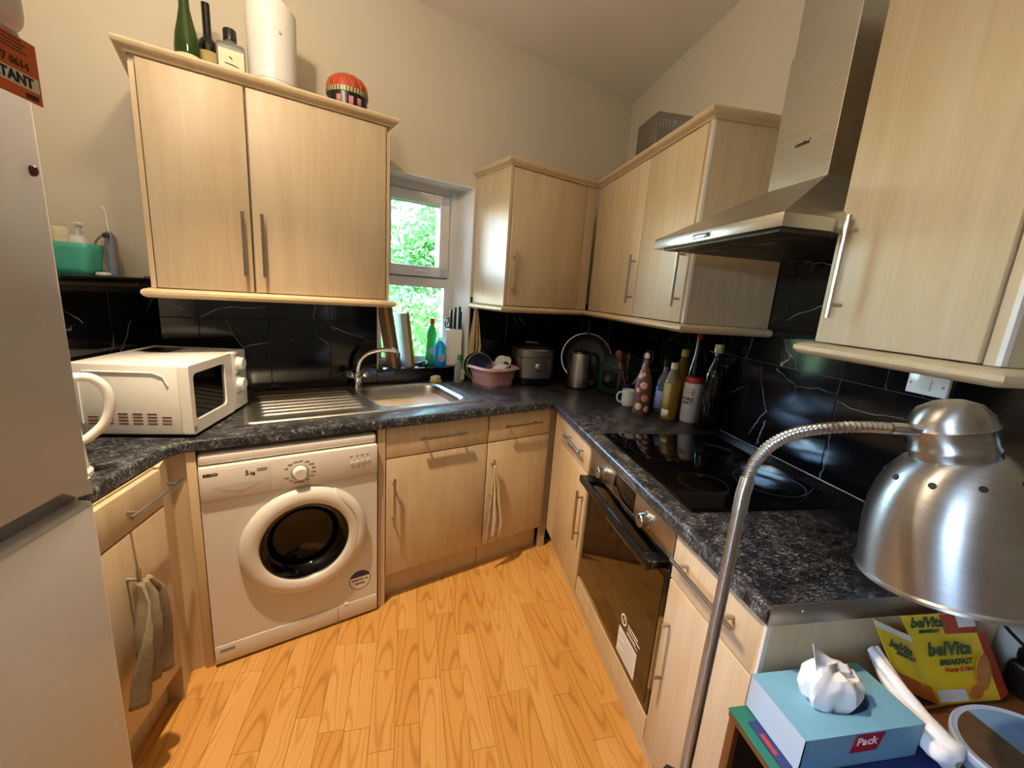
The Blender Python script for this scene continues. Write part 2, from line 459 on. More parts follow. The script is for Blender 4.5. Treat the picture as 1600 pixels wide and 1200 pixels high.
# back wall with window opening
W0, W1, WZ0, WZ1 = 1.13, 1.70, .985, 2.055
mb = MB(BF)
for lo, hi in (((-.3, -.3, 0), (W0, -.05, H)), ((W1, -.3, 0), (3.2, -.05, H)), ((W0, -.3, 0), (W1, -.05, WZ0)), ((W0, -.3, WZ1), (W1, -.05, H))): mb.box(lo, hi)
wall_back = struct(mb.build('wall_back', 'plaster', None, 0))
wall_right = struct(MB().box((XR, -3.0, 0), (XR+.2, .4, H)).box((XR+.2, -3.0, 0), (1.8, -2.85, H)).build('wall_right', 'plaster', None, 0))
struct(MB().box((1.6, -5.8, 0), (1.8, -3.0, H)).build('wall_far_right', 'plaster', None, 0))
mb = MB()
for lo, hi in (((XL-.2, -5.8, 0), (XL, -3.9, H)), ((XL-.2, -3.3, 0), (XL, -.7, H)), ((XL-.2, -3.9, 0), (XL, -3.3, 1.46)), ((XL-.2, -3.9, 2.10), (XL, -3.3, H))): mb.box(lo, hi)
wall_left = struct(mb.build('wall_left', 'plaster', None, 0))
struct(MB().box((XL, YR-.2, 0), (1.6, YR, H)).build('wall_rear', 'plaster', None, 0))
# boxed-in tiled ledge along the left wall
XT = -2.41
ledge = MB().box((XL, -2.32, 0), (XT-.01, -.86, 1.41)).build('trim_1', 'grout', None, 0); struct(ledge)
yb = -1.03
for (z0, z1) in ((.912, 1.266), (1.266, 1.41)):
    js = [-2.31, -2.124, -1.852, -1.58, -1.308, yb]
    for a, b in zip(js, js[1:]): piece('tile', 'black_marble_tile', ledge, ID, (XT-.01, a+.001, z0+.001), (XT, b-.001, z1-.001))
js = [-2.31, -1.9, -1.5, -1.1, -.9]
for a, b in zip(js, js[1:]): piece('ledge_tile', 'black_marble_tile', ledge, ID, (XL, a+.001, 1.41), (XT+.004, b-.001, 1.424), .003)
# back wall tiles
js = [W1+.004, 1.946, 2.218, 2.49, 2.66]
for (z0, z1) in ((.912, 1.264), (1.264, 1.43)):
    for a, b in zip(js, js[1:]):
        if b-a > .03: piece('tile', 'black_marble_tile', wall_back, BF, (a+.001, -.05, z0+.001), (b-.001, -.04, z1-.001))
js = [W0-.004-.272*k for k in range(5)]+[-.1]
for (z0, z1) in ((.912, 1.264), (1.264, 1.43)):
    for b, a in zip(js, js[1:]): piece('tile', 'black_marble_tile', wall_back, BF, (a+.001, -.05, z0+.001), (b-.001, -.04, z1-.001))
for a, b in ((W0-.003, 1.37), (1.37, W1+.005)): piece('upstand_tile', 'black_marble_tile', wall_back, BF, (a+.001, -.05, .912), (b-.001, -.04, WZ0-.002))
for a, b, z in ((W1+.003, 2.66, 1.428), (-.1, W0-.003, 1.428)): MB(BF).box((a, -.05, .912), (b, -.043, z)).build('tile_backing', 'grout', wall_back, 0)
MB(RF).box((-2.99, -XR, .912), (.088, -XR+.007, 1.69)).build('tile_backing', 'grout', wall_right, 0)
# right wall tiles
js = [-1.918+.272*k for k in range(-4, 8)]
for (z0, z1) in ((.912, 1.262), (1.262, 1.612), (1.612, 1.70)):
    for a, b in zip(js, js[1:]):
        if a > .05: continue
        b = min(b, .085)
        if a < -2.99: a = -2.99
        piece('tile', 'black_marble_tile', wall_right, RF, (a+.001, -XR, z0+.001), (b-.001, -XR+.01, z1-.001))
# window in the back wall
wn = thing('window_1', None, None, B(1.4, -.2, WZ0), kind='structure')
dw0, dw1 = -.255, -.195
WF0 = 1.172
fr = MB(BF)
for lo, hi in (((WF0, dw0, WZ0), (WF0+.06, dw1, WZ1)), ((W1-.06, dw0, WZ0), (W1, dw1, WZ1)), ((WF0, dw0, WZ1-.055), (W1, dw1, WZ1)), ((WF0, dw0, WZ0), (W1, dw1, WZ0+.05)), ((WF0, dw0, 1.478), (W1, dw1+.006, 1.535))): fr.box(lo, hi, .006)
fr.build('window_frame', 'upvc', wn)
a0, a1, z0, z1 = WF0+.055, W1-.055, 1.53, 2.005
sh = MB(BF)
for lo, hi in (((a0, dw0+.01, z0), (a0+.062, dw1+.022, z1)), ((a1-.062, dw0+.01, z0), (a1, dw1+.022, z1)), ((a0, dw0+.01, z1-.062), (a1, dw1+.022, z1)), ((a0, dw0+.01, z0), (a1, dw1+.022, z0+.062))): sh.box(lo, hi, .008)
sash = sh.build('opening_sash', 'upvc', wn)
gk = MB(BF)
for lo, hi in (((a0-.005, dw1-.004, z0-.003), (a0, dw1+.004, z1+.003)), ((a1, dw1-.004, z0-.003), (a1+.005, dw1+.004, z1+.003)), ((a0, dw1-.004, z1), (a1, dw1+.004, z1+.005)), ((a0, dw1-.004, z0-.005), (a1, dw1+.009, z0)), ((a0+.060, -.228, z0+.06), (a0+.064, dw1+.0, z1-.06)), ((a1-.064, -.228, z0+.06), (a1-.060, dw1+.0, z1-.06)), ((a0+.06, -.228, z1-.064), (a1-.06, dw1+.0, z1-.060)), ((a0+.06, -.228, z0+.060), (a1-.06, dw1+.0, z0+.064))): gk.box(lo, hi)
gk.build('gasket', 'grey_rubber', sash, 0)
MB(BF).box((a0+.05, -.235, z0+.05), (a1-.05, -.229, z1-.05)).build('pane', 'window_glass', sash, 0)
MB(BF).box((WF0+.05, -.235, WZ0+.04), (W1-.05, -.229, 1.49)).build('pane', 'window_glass', wn, 0)
g = MB(BF)
for lo, hi in (((WF0+.058, -.205, WZ0+.048), (WF0+.068, -.196, 1.48)), ((W1-.068, -.205, WZ0+.048), (W1-.058, -.196, 1.48)), ((WF0+.06, -.205, 1.468), (W1-.06, -.196, 1.479)), ((WF0+.06, -.205, WZ0+.048), (W1-.06, -.196, WZ0+.058))): g.box(lo, hi, .002)
g.build('glazing_bead', 'upvc', wn)
hm = MB(BF).box((1.40, -.175, 1.55), (1.455, -.162, 1.572), .004).tube([(1.43, -.165, 1.561), (1.43, -.148, 1.56), (1.40, -.143, 1.556), (1.345, -.143, 1.553)], [.008, .008, .007, .005], 8)
hm.build('window_handle', 'upvc', wn)
MB(BF).box((W0-.0, -.196, WZ0), (W1, -.036, WZ0+.012), .004).build('window_sill', 'black_marble_tile', wn)
rv = MB(BF)
rv.prism([(W0, -.0505), (W0+.002, -.0505), (WF0+.004, -.196), (W0, -.196)], WZ0+.012, WZ1-.006)
rv.box((W1-.006, -.196, WZ0+.012), (W1, -.0505, WZ1-.006)); rv.box((W0, -.196, WZ1-.006), (W1, -.0505, WZ1))
rv.build('reveal', 'upvc', wn, 0)
# side window of the living room (behind the camera)
wr = thing('window_2', None, None, (XL-.1, -3.6, 1.46), kind='structure')
fr = MB()
for lo, hi in (((XL-.05, -3.9, 1.46), (XL, -3.86, 2.10)), ((XL-.05, -3.34, 1.46), (XL, -3.3, 2.10)), ((XL-.05, -3.9, 1.46), (XL, -3.3, 1.50)), ((XL-.05, -3.9, 2.06), (XL, -3.3, 2.10))): fr.box(lo, hi, .005)
fr.build('window_frame', 'upvc', wr)

# ------------------------------------------------------------------ outside: bank, hedge, tree
bank = MB(BF).grid(lambda u, v: (-3+u*8, -.6-v*7, -.45+.10*v*7+.25*noise.noise(Vector((u*9, v*7, 0)))+max(0, v-.25)*1.9), 60, 40)
bo = bank.build('lawn_bank', 'soil'); tag(bo, 'green grassy bank rising outside the kitchen window', 'ground')
gr = MB(BF); rg = random.Random(5)
for i in range(26000):
    u, v = rg.random()*.55+.2, rg.random()**1.3*.75
    s_, d_ = -3+u*8, -.6-v*7; z = -.45+.10*v*7+.25*noise.noise(Vector((u*9, v*7, 0)))+max(0, v-.25)*1.9
    h = .1+rg.random()*.16; a = rg.random()*PI; t = .012+.006*rg.random(); lx, ly = (rg.random()-.5)*.12, (rg.random()-.5)*.12
    gr.add([(s_-t*math.cos(a), d_-t*math.sin(a), z-.02), (s_+t*math.cos(a), d_+t*math.sin(a), z-.02), (s_+lx, d_+ly, z+h)], [(0, 1, 2)])
go = gr.build('grass', 'grass_green', None, 0, recalc=False); tag(go, 'sunlit long grass on the bank outside the window', 'grass', kind='stuff')
def foliage(rg, blobs, n, size, mb):
    for i in range(n):
        c, r = rg.choice(blobs)
        d = Vector((rg.gauss(0, 1), rg.gauss(0, 1), rg.gauss(0, 1))).normalized()*(rg.random()**.4)
        p = Vector(c)+Vector((d.x*r[0], d.y*r[1], d.z*r[2]))
        ax = Vector((rg.gauss(0, 1), rg.gauss(0, 1), rg.gauss(0, .7))).normalized(); bx = ax.orthogonal().normalized(); bx.rotate(Matrix.Rotation(rg.random()*6.3, 3, ax))
        L = size*(.6+.8*rg.random()); q = bx.cross(ax)
        mb.add([p-bx*L, p+q*L*.45, p+bx*L, p-q*L*.45], [(0, 1, 2, 3)])
rg = random.Random(11)
tr = thing('tree', 'leafy green tree filling the upper window pane', 'tree', B(-2.2, -5., .6))
mb = MB(BF); blobs = [((-3.0+rg.random()*3.4, -4.3-rg.random()*1.6, 1.5+rg.random()*2.6), (.55, .5, .5)) for _ in range(56)]
foliage(rg, blobs, 22000, .055, mb); mb.build('foliage', 'leaves_green', tr, 0, recalc=False)
mb = MB(BF); foliage(rg, [(b[0], (.3, .3, .25)) for b in blobs[::2]], 1500, .05, mb); mb.build('white_flecks', 'fleck_white', tr, 0, recalc=False)  # white flecks scattered among the leaves
mb = MB(BF).tube([(-2.2, -5., .3), (-2.2, -5, 1.3), (-2.3, -5.1, 2.4), (-2., -5, 3.6)], [.12, .1, .07, .03], 8)
for q in ((-.4, -5.0, 3.3), (-2.9, -5.1, 2.9), (-1.3, -5.3, 3.9)): mb.tube([(-2.2, -5., 1.4), ((-2.2+q[0])/2, -5, 1.3+(q[2]-1.3)*.6), q], [.06, .04, .015], 6)
mb.build('trunk', 'bark', tr)
hd = thing('hedge', 'bright bushy hedge behind the lower window pane', 'hedge', B(.6, -3.6, 0))
mb = MB(BF); blobs = [((-2.0+rg.random()*3.2, -3.5-rg.random()*.8, .1+rg.random()*1.0), (.35, .35, .3)) for _ in range(36)]
foliage(rg, blobs, 9000, .045, mb); mb.build('foliage', 'grass_green', hd, 0, recalc=False)

# ================================================================== CABINETS
def handle(F, parent, u, w, z, L, vertical, stand=.03, r=.0058):
    mb = MB(F)
    if vertical:
        mb.tube([(u, w+stand, z-L/2), (u, w+stand, z+L/2)], r, 10)
        for q in (-1, 1): mb.tube([(u, w, z+q*(L/2-.03)), (u, w+stand, z+q*(L/2-.03))], r*.8, 8)
    else:
        mb.tube([(u-L/2, w+stand, z), (u+L/2, w+stand, z)], r, 10)
        for q in (-1, 1): mb.tube([(u+q*(L/2-.03), w, z), (u+q*(L/2-.03), w+stand, z)], r*.8, 8)
    h = mb.build('handle', 'handle_steel', parent); h['label'] = 'brushed steel bar handle'; return h
def base_unit(F, u0, u1, wf, wb, label, drawers=True, door_handle_u=None, drawer_u=None, plinth=True, gap=.0022, door=(None, None), zd=.722, hz=.52):
    """wf: face of the doors, wb: back of the carcass"""
    t = thing('base_cabinet', label, 'cabinet', F @ Vector(((u0+u1)/2, (wf+wb)/2, 0)))
    MB(F).box((u0, wb, .145), (u1, wf-.021, .868)).build('carcass', 'maple', t, 0)
    d0, d1 = door[0] if door[0] is not None else u0, door[1] if door[1] is not None else u1
    if drawers:
        dr = MB(F).box((d0+gap, wf-.019, zd+.003), (d1-gap, wf, .864), .0025).build('drawer_front', 'maple', t)
        handle(F, dr, drawer_u if drawer_u else (d0+d1)/2, wf, .803, .235, False)
    do = MB(F).box((d0+gap, wf-.019, .148), (d1-gap, wf, (zd if drawers else .862)-.002), .0025).build('door', 'maple', t)
    handle(F, do, door_handle_u, wf, hz, .235, True)
    if plinth: MB(F).box((u0, wf-.075, 0), (u1, wf-.055, .148)).build('plinth', 'maple', t, 0)
    return t
WF = .589
S_IN = (.59*ST+.59)/CT
base_unit(BF, 1.335, 1.851, WF, 0, 'maple base cabinet between the washing machine and the cloth-draped door', door_handle_u=1.818, drawer_u=1.59)
u = base_unit(BF, .935, 1.332, WF, 0, 'maple base cabinet with a cream cloth hanging on its door, in the far corner', door_handle_u=1.305, drawer_u=1.132)
MB(BF).box((.89, WF-.03, 0), (.934, WF-.012, .868)).build('corner_filler', 'maple', u, 0)
MB(BF).box((1.853, 0, 0), (1.884, WF+.005, .868), .001).build('side_panel', 'maple', u := thing('end_panel', 'narrow maple end panel right of the washing machine', 'panel', B(1.868, .3, 0)), 0)
# right run
u = base_unit(RF, -1.472, -1.0, .59, 0.03, 'maple corner cabinet left of the built-in oven', door=(-1.470, -1.06), door_handle_u=-1.446, drawer_u=-1.30)
MB(RF).box((-1.058, .56, .148), (-.935, .588, .866), .001).build('corner_filler', 'maple', u, 0)
u = base_unit(RF, -2.45, -2.131, .59, 0.03, 'maple drawer cabinet at the near end of the right worktop', door_handle_u=-2.165, drawer_u=-2.284, zd=.722, hz=.508)
ep = MB(RF).box((-2.466, .0, .0), (-2.451, .6, .868), .001).build('end_panel', 'maple', u, 0)
MB(RF).box((-2.4675, .592, .0), (-2.460, .603, .868), .001).build('edging', 'white_plastic', u, 0)
# left run
u = base_unit(LF, 1.70, 2.27, -2.07, -2.40, 'maple base cabinet beside the fridge with a grey towel on its door', door_handle_u=1.885, drawer_u=1.765, zd=.742, hz=.53)
po = thing('corner_post', 'maple corner post left of the washing machine', 'panel', B(2.54, .55, 0))
p1, p2, p3 = B(2.502, .585), B(2.575, .585), Vector((-2.075, -1.695, 0))
MB().prism([p1.to_2d(), p2.to_2d(), (-2.075, -1.697), (-2.16, -1.697), B(2.60, .50).to_2d(), B(2.502, .50).to_2d()][::-1], 0, .868).build('post', 'maple', po, 0)
MB(BF).box((2.502, .585, .0), (2.53, .60, .868), .002).build('edge_strip', 'maple_edge', po)

# wall units
CORN = [(0, -.008), (.006, -.008), (.012, .0), (.024, .004), (.031, .009), (.034, .016), (.031, .023), (.024, .026), (0, .026)]
PELM = [(-.02, 0), (.012, 0), (.024, .004), (.031, .013), (.031, .022), (.024, .029), (.012, .032), (-.02, .032)]
ZB, ZT = 1.399, 2.122
def wall_unit(F, u0, u1, wf, wb, label, doors, trims='both', dz=(0, 0)):
    t = thing('wall_cabinet', label, 'cabinet', F @ Vector(((u0+u1)/2, (wf+wb)/2, ZB)))
    MB(F).box((u0, wb, ZB-.002), (u1, wf-.024, ZT), .001).build('carcass', 'maple', t, 0)
    for (a, b, hu) in doors:
        d = MB(F).box((a+.002, wf-.019, ZB), (b-.002, wf, ZT-.014), .003).build('door', 'maple', t)
        handle(F, d, hu, wf, 1.573, .228, True)
    return t
lu = wall_unit(BF, 1.768, 2.596, .36, -.04, 'large maple wall cabinet with two doors left of the window', ((1.782, 2.285, 2.255), (2.288, 2.58, 2.317)))
MB(BF).box((2.581, -.04, ZB-.002), (2.596, .352, ZT-.03), .001).build('side_panel', 'maple_edge', lu, 0)
MB(BF).box((1.7655, -.04, ZB-.002), (1.781, .352, ZT-.03), .001).build('side_panel', 'maple_edge', lu, 0)
MB(BF).sweep([(2.596, -.04), (2.596, .352), (1.768, .352), (1.768, -.04)][::-1], CORN, ZT, ).build('cornice', 'maple_edge', lu)
MB(BF).box((1.775, -.04, ZT+.001), (2.59, .34, ZT+.006)).build('top_panel', 'maple', lu, 0)
MB(BF).sweep([(2.592, -.03), (2.592, .352), (1.772, .352), (1.772, -.03)][::-1], PELM, ZB-.035).build('pelmet', 'maple_edge', lu)
s_c = (.32*ST+.32)/CT
cu_ = wall_unit(BF, s_c+.003, 1.117, .32, -.04, 'single maple wall cabinet right of the window in the far corner', ((.585, 1.098, 1.073),))
MB(BF).box((s_c+.004, .285, ZB), (.583, .312, ZT-.003)).build('filler', 'maple', cu_, 0)
MB(BF).box((1.10, -.04, ZB-.002), (1.118, .312, ZT), .001).build('side_panel', 'maple', cu_, 0)
ic = BX(-.32, .32)
ru = wall_unit(RF, -1.565, ic.y-.004, .32, -.062, 'double maple wall cabinet between the far corner and the cooker hood', ((-1.128, ic.y-.02, -1.103), (-1.548, -1.131, -1.522)))
MB(RF).box((-1.567, -.062, ZB-.002), (-1.55, .315, ZT), .001).build('side_panel', 'maple', ru, 0)
MB(RF).box((-1.5685, .303, ZB), (-1.5645, .3155, ZT), .0005).build('edging', 'white_plastic', ru, 0)
pth = [B(1.117, -.04).to_2d(), B(1.117, .312).to_2d(), BX(-.312, .312).to_2d(), Vector((-.312, -1.567)), Vector((.062, -1.567))]
tag(MB().sweep(pth[::-1], CORN, ZT).build('cornice', 'maple_edge'), 'maple cornice running round the top of the corner wall cabinets', 'moulding')
tag(MB().sweep(pth[::-1], PELM, ZB-.036).build('pelmet', 'maple_edge'), 'rounded maple pelmet under the corner wall cabinets', 'moulding')
ZT_, ZT = ZT, 2.27
nu = wall_unit(RF, -2.512, -2.155, .32, -.062, 'maple wall cabinet nearest the camera right of the cooker hood', ((-2.488, -2.157, -2.205),))
MB(RF).box((-2.514, -.062, ZB-.002), (-2.490, .312, ZT), .001).build('side_panel', 'maple', nu, 0)
MB(RF).box((-2.5155, .300, ZB), (-2.507, .3135, ZT), .0005).build('edging', 'white_plastic', nu, 0)
MB().sweep([(.06, -2.514), (-.318, -2.514), (-.318, -2.16), (.06, -2.16)], PELM, ZB-.035).build('pelmet', 'maple_edge', nu)
ZT = ZT_

# worktop: one continuous U
def worktop():
    XW = .064
    pin = BX(-2.094, .61).to_2d(); hin = BX(-.61, .61).to_2d()
    g1 = Vector((-2.094, pin.y-.03)); g2 = pin+E_.to_2d()*-.03
    poly = [(-.61, -2.466), (XW, -2.466), BX(XW, -.04).to_2d(), BX(-2.41, -.04).to_2d(), (-2.41, -2.305), (-2.094, -2.305), g1, g2, hin]
    poly = [Vector((p[0], p[1])) for p in poly]; soft = [0, 0, 0, 0, 0, 1, 1, 1, 1]      # edge i -> i+1
    def off(k):
        out = []
        for i in range(len(poly)):
            p = poly[i]; d0 = (p-poly[i-1]).normalized(); d1 = (poly[(i+1) % len(poly)]-p).normalized()
            n0, n1 = Vector((-d0.y, d0.x)), Vector((-d1.y, d1.x)); o0, o1 = soft[i-1]*k, soft[i]*k
            den = n0.x*n1.y-n0.y*n1.x; a, b = p.dot(n0)+o0, p.dot(n1)+o1
            if abs(den) < 1e-6: out.append(p+n0*o0)
            else: out.append(Vector(((a*n1.y-b*n0.y)/den, (n0.x*b-n1.x*a)/den)))
        return out
    hole = [B(2.315, .015).to_2d(), B(2.315, .46).to_2d(), B(1.365, .46).to_2d(), B(1.365, .015).to_2d()]
    mb = MB()
    rings = [(.004, .870), (0, .874), (0, .898), (.003, .905), (.009, .909), (.016, .91)]
    n = len(poly); vs, fs = [], []
    for k, z in rings: vs += [(p.x, p.y, z) for p in off(k)]
    for r in range(len(rings)-1):
        for i in range(n): fs.append((r*n+i, r*n+(i+1) % n, (r+1)*n+(i+1) % n, (r+1)*n+i))
    mb.add(vs, fs)
    for k, z in ((.016, .91), (.004, .87)):
        l0 = off(k); flat = l0+hole; tri = tessellate_polygon([[p.to_3d() for p in l0], [p.to_3d() for p in hole]])
        mb.add([(p.x, p.y, z) for p in flat], [tuple(t) for t in tri])
    mb.add([(p.x, p.y, z) for z in (.87, .91) for p in hole], [(i, (i+1) % 4, 4+(i+1) % 4, 4+i) for i in range(4)])
    o = mb.build('worktop', 'granite_laminate', None, 40)
    bm = bmesh.new(); bm.from_mesh(o.data); bmesh.ops.remove_doubles(bm, verts=bm.verts, dist=1e-5); bmesh.ops.recalc_face_normals(bm, faces=bm.faces); bm.to_mesh(o.data); bm.free()
    return tag(o, 'dark grey speckled U-shaped worktop', 'worktop')
worktop()
st = MB(RF).box((-2.4695, -.02, .868), (-2.4665, .605, .914), .001).build('worktop_end_strip', 'steel_dull'); tag(st, 'grey metal strip screwed to the near end of the worktop', 'trim')
MB().lathe([(0, 0), (.006, 0), (.005, .002), (0, .0025)], (-.53, -2.4695, .896), (0, -1, 0), 12).build('screw', 'steel_dull', st)

# ================================================================== APPLIANCES
WFm = frame(-E_, ZV, N_)                       # (-s, z, d)
def circle(cx, cy, r, n=48): return [(cx+r*math.cos(2*PI*i/n), cy+r*math.sin(2*PI*i/n)) for i in range(n)]
def washing_machine():
    s0, s1, zc, sc = 1.894, 2.499, .447, 2.177
    t = thing('washing_machine', 'white front-loading washing machine under the worktop', 'washing machine', B((s0+s1)/2, .32, 0))
    mb = MB(BF)
    mb.box((s0, .04, .02), (s0+.004, .595, .84)).box((s1-.004, .04, .02), (s1, .595, .84)).box((s0, .04, .02), (s1, .044, .84)).box((s0, .04, .012), (s1, .595, .03))
    mb.build('body', 'white_appliance', t, 0)
    MB(BF).box((s0, .04, .812), (s1, .606, .852), .012, 3).build('top_lid', 'white_appliance', t)
    MB(WFm).prism([(-s1, .09), (-s0, .09), (-s0, .68), (-s1, .68)], .594, .612, holes=[circle(-sc, zc, .172)]).build('front_panel', 'white_appliance', t, 30)
    MB(BF).box((s0, .59, .683), (s1, .622, .81), .006, 2).build('control_panel', 'white_appliance', t)
    dr = MB(BF).box((2.283, .60, .69), (s1-.003, .6235, .802), .004).build('detergent_drawer', 'white_appliance', t)
    MB(BF).grid(lambda u, v: (2.31+.15*u, .6238+.0015*math.sin(PI*u)-.0, .735-(.022*math.sin(PI*u))*v), 14, 4).build('drawer_grip', 'white_appliance_dark', dr)
    text('maker_mark', 'BEKO', .0135, 'ink_black', dr, face_back(2.487, .6239, .779), bold=.0006, sx=1.25)
    text('load_print', '5', .026, 'ink_black', dr, face_back(2.366, .6239, .764), bold=.0003)
    text('load_print', 'kg', .018, 'ink_black', dr, face_back(2.351, .6239, .764), bold=.0003)
    MB(BF).box((2.295, .6234, .781), (2.329, .6240, .7835)).box((2.298, .6234, .774), (2.329, .6240, .7765)).build('load_lines', 'ink_black', dr, 0)['kind'] = 'stuff'
    kn = MB(BF).lathe([(0, .024), (.020, .024), (.0235, .021), (.0255, .006), (.0275, 0), (.0275, -.004), (0, -.004)], (2.19, .623, .742), (0, 1, 0), 32).build('programme_knob', 'white_appliance', t)
    MB(BF).lathe([(.0285, 0), (.031, .0), (.031, .0015), (.0285, .0015)], (2.19, .6215, .742), (0, 1, 0), 32).build('knob_ring', 'grey_plastic', kn)
    mk = MB(BF)
    for i in range(14):
        a = -.35*PI+i*1.7*PI/13+PI*.0; L = .012+.004*(i % 3)
        for q in range(2):
            cx, cz = 2.19-math.sin(a)*(.05 if abs(math.sin(a)) > .3 else .042), .742+math.cos(a)*.042+q*.004
            mk.box((cx-L/2, .6215, cz-.0007), (cx+L/2, .6224, cz+.0007))
    mk.build('programme_print', 'ink_black', t, 0)['kind'] = 'stuff'
    for i in range(4):
        cx = 1.998-i*.0215
        MB(BF).lathe([(0, .004), (.0075, .0035), (.0085, 0), (0, 0)], (cx, .6222, .742+.002*i), (0, 1, 0), 18).build('push_button', 'white_appliance_dark', t)
    dt = MB(BF)
    for i in range(4): dt.box((2.002-i*.0215, .6215, .767), (1.999-i*.0215, .6226, .769)).box((2.007-i*.0215, .6215, .774), (1.995-i*.0215, .6226, .7755))
    for i in range(3): dt.box((1.992-i*.018, .6215, .721), (1.989-i*.018, .6226, .7235))
    dt.build('indicator_print', 'ink_black', t, 0)['kind'] = 'stuff'
    # door
    rg = [(.160, -.012), (.160, .010), (.164, .018), (.172, .023), (.195, .025), (.215, .019), (.225, .008), (.227, -.004), (.160, -.012)]
    do = MB(BF).lathe(rg, (sc, .618, zc), (0, 1, 0), 64).build('door_ring', 'white_appliance', t)
    MB(BF).lathe([(.161, .012), (.154, .002), (.150, -.02), (.138, -.03), (.122, -.028), (.118, -.06)], (sc, .618, zc), (0, 1, 0), 64).build('door_seal', 'grey_rubber', do)
    MB(BF).lathe([(.160, .008), (.145, .002), (.12, -.02), (.11, -.05), (.06, -.062), (0, -.066)], (sc, .618, zc), (0, 1, 0), 48).build('door_glass', 'smoked_glass', do)
    MB(BF).lathe([(.17, -.03), (.2, -.06), (.2, -.3), (0, -.3)], (sc, .618, zc), (0, 1, 0), 40).build('drum', 'steel_dull', t)
    ha = MB(BF)
    def hv(u, v):
        a = math.radians(62-95*u); r = .198+.036*v; b = .030*math.sin(PI*min(1, max(0, u*.9+.05)))**.4*(.85+.15*math.sin(PI*v))
        return (sc-math.cos(a)*r, .618+max(.008, b-.012*v*v), zc+math.sin(a)*r)
    ha.grid(hv, 24, 8); ha.build('door_handle', 'white_appliance', do, 50, solid=.004)
    MB(BF).box((s0, .585, .012), (s1, .616, .088), .004).build('kick_panel', 'white_appliance', t)
    MB(BF).box((2.062, .6155, .014), (2.0635, .6168, .086)).build('flap_line', 'ink_brown', t, 0)
    MB(BF).box((2.02, .612, .086), (2.036, .6175, .094)).build('flap_tab', 'ink_white', t, 0)
    MB(BF).box((2.435, .6155, .06), (2.482, .6166, .072)).build('badge', 'grey_plastic', t, 0)
    sk = MB(WFm).prism(circle(-1.968, .186, .046, 40), .6115, .6128).build('round_sticker', 'ink_blue', t)
    MB(WFm).prism(circle(-1.968, .186, .043, 40), .6128, .6132).build('sticker_face', 'carton_white', sk)
    MB(WFm).prism([(-1.968+.043*math.cos(a), .186+.043*math.sin(a)) for a in [math.radians(22+136*i/16) for i in range(17)]], .6132, .6136).build('sticker_cap', 'ink_blue', sk)
    text('sticker_print', '08448 910 124', .0115, 'ink_black', sk, face_back(1.968, .6134, .184), 'CENTER', .0003)
    text('sticker_print', 'SERVICES', .0095, 'ink_black', sk, face_back(1.968, .6134, .166), 'CENTER', .0004)
    for a in (s0+.05, s1-.05):
        for b in (.1, .54): MB(BF).lathe([(.02, 0), (.02, .014), (0, .014)], (a, b, 0), (0, 0, 1), 12).build('foot', 'black_plastic', t)
washing_machine()

def fridge():
    t = thing('fridge_freezer', 'tall white fridge freezer at the left edge', 'fridge', (-2.08, -2.59, 0))
    MB().box((-2.38, -2.865, .03), (-1.865, -2.318, 1.74), .006).build('body', 'white_gloss', t)
    MB().box((-1.86, -2.868, .06), (-1.80, -2.315, 1.082), .008, 3).build('lower_door', 'white_gloss', t)
    up = MB().box((-1.86, -2.868, 1.115), (-1.80, -2.315, 1.746), .008, 3)
    up.prism([(-2.345, 1.10), (-2.315, 1.092), (-2.315, 1.12), (-2.37, 1.12)], -1.86, -1.8005, F=frame((0, 1, 0), ZV, (1, 0, 0)))
    up = up.build('upper_door', 'white_gloss', t)
    MB().box((-1.86, -2.865, 1.076), (-1.826, -2.318, 1.12)).build('grip_recess', 'grey_plastic', t, 0)
    fx = lambda y, z, x=-1.7994: frame((0, 1, 0), ZV, (1, 0, 0), (x, y, z))
    stk = MB().box((-1.801, -2.50, 1.669), (-1.7996, -2.302+.0, 1.743)).build('notice_sticker', 'label_orange', up, 0)
    MB().box((-1.7996, -2.50, 1.683), (-1.7992, -2.305, 1.701)).build('notice_band', 'carton_white', stk, 0)
    text('notice_print', 'IMPORTANT', .0175, 'ink_black', stk, frame((0, 1, 0), ZV, (1, 0, 0), (-1.7990, -2.3135, 1.6865)), 'RIGHT', .0006)
    text('notice_print', '497 0614', .0135, 'ink_brown', stk, frame((0, 1, 0), ZV, (1, 0, 0), (-1.7993, -2.3165, 1.7065)), 'RIGHT', .0004)
    nl = MB()
    for i in range(4): nl.box((-1.7997, -2.42, 1.7245+i*.0045), (-1.7992, -2.318-.004*(i % 2), 1.7262+i*.0045))
    nl.build('notice_lines', 'ink_brown', stk, 0)['kind'] = 'stuff'
    MB().box((-1.7996, -2.326, 1.6725), (-1.7991, -2.308, 1.6785)).build('notice_mark', 'ink_black', stk, 0)
    for y in (-2.84, -2.34):
        for x in (-2.34, -1.9): MB().lathe([(.02, 0), (.02, .032), (0, .032)], (x, y, 0), n=12).build('foot', 'black_plastic', t)
fridge()
tag(MB().lathe([(0, 0), (.0042, 0), (.0042, .004), (.003, .0065), (0, .007)], (-1.7995, -2.337, 1.579), (1, 0, 0), 16, sx=1.0, sy=1.7).build('fridge_magnet', 'magnet_red'), 'small dark red magnet on the fridge door', 'magnet')
fc = thing('storage_tub', 'white rounded tub standing on top of the fridge', 'tub', (-1.9, -2.39, 1.747))
MB().box((-1.965, -2.44, 1.749), (-1.803, -2.285, 1.98), .03, 4).build('body', 'white_plastic', fc)
MB().box((-1.95, -2.43, 1.7465), (-1.815, -2.30, 1.757), .004).build('base_rim', 'label_pale', fc)

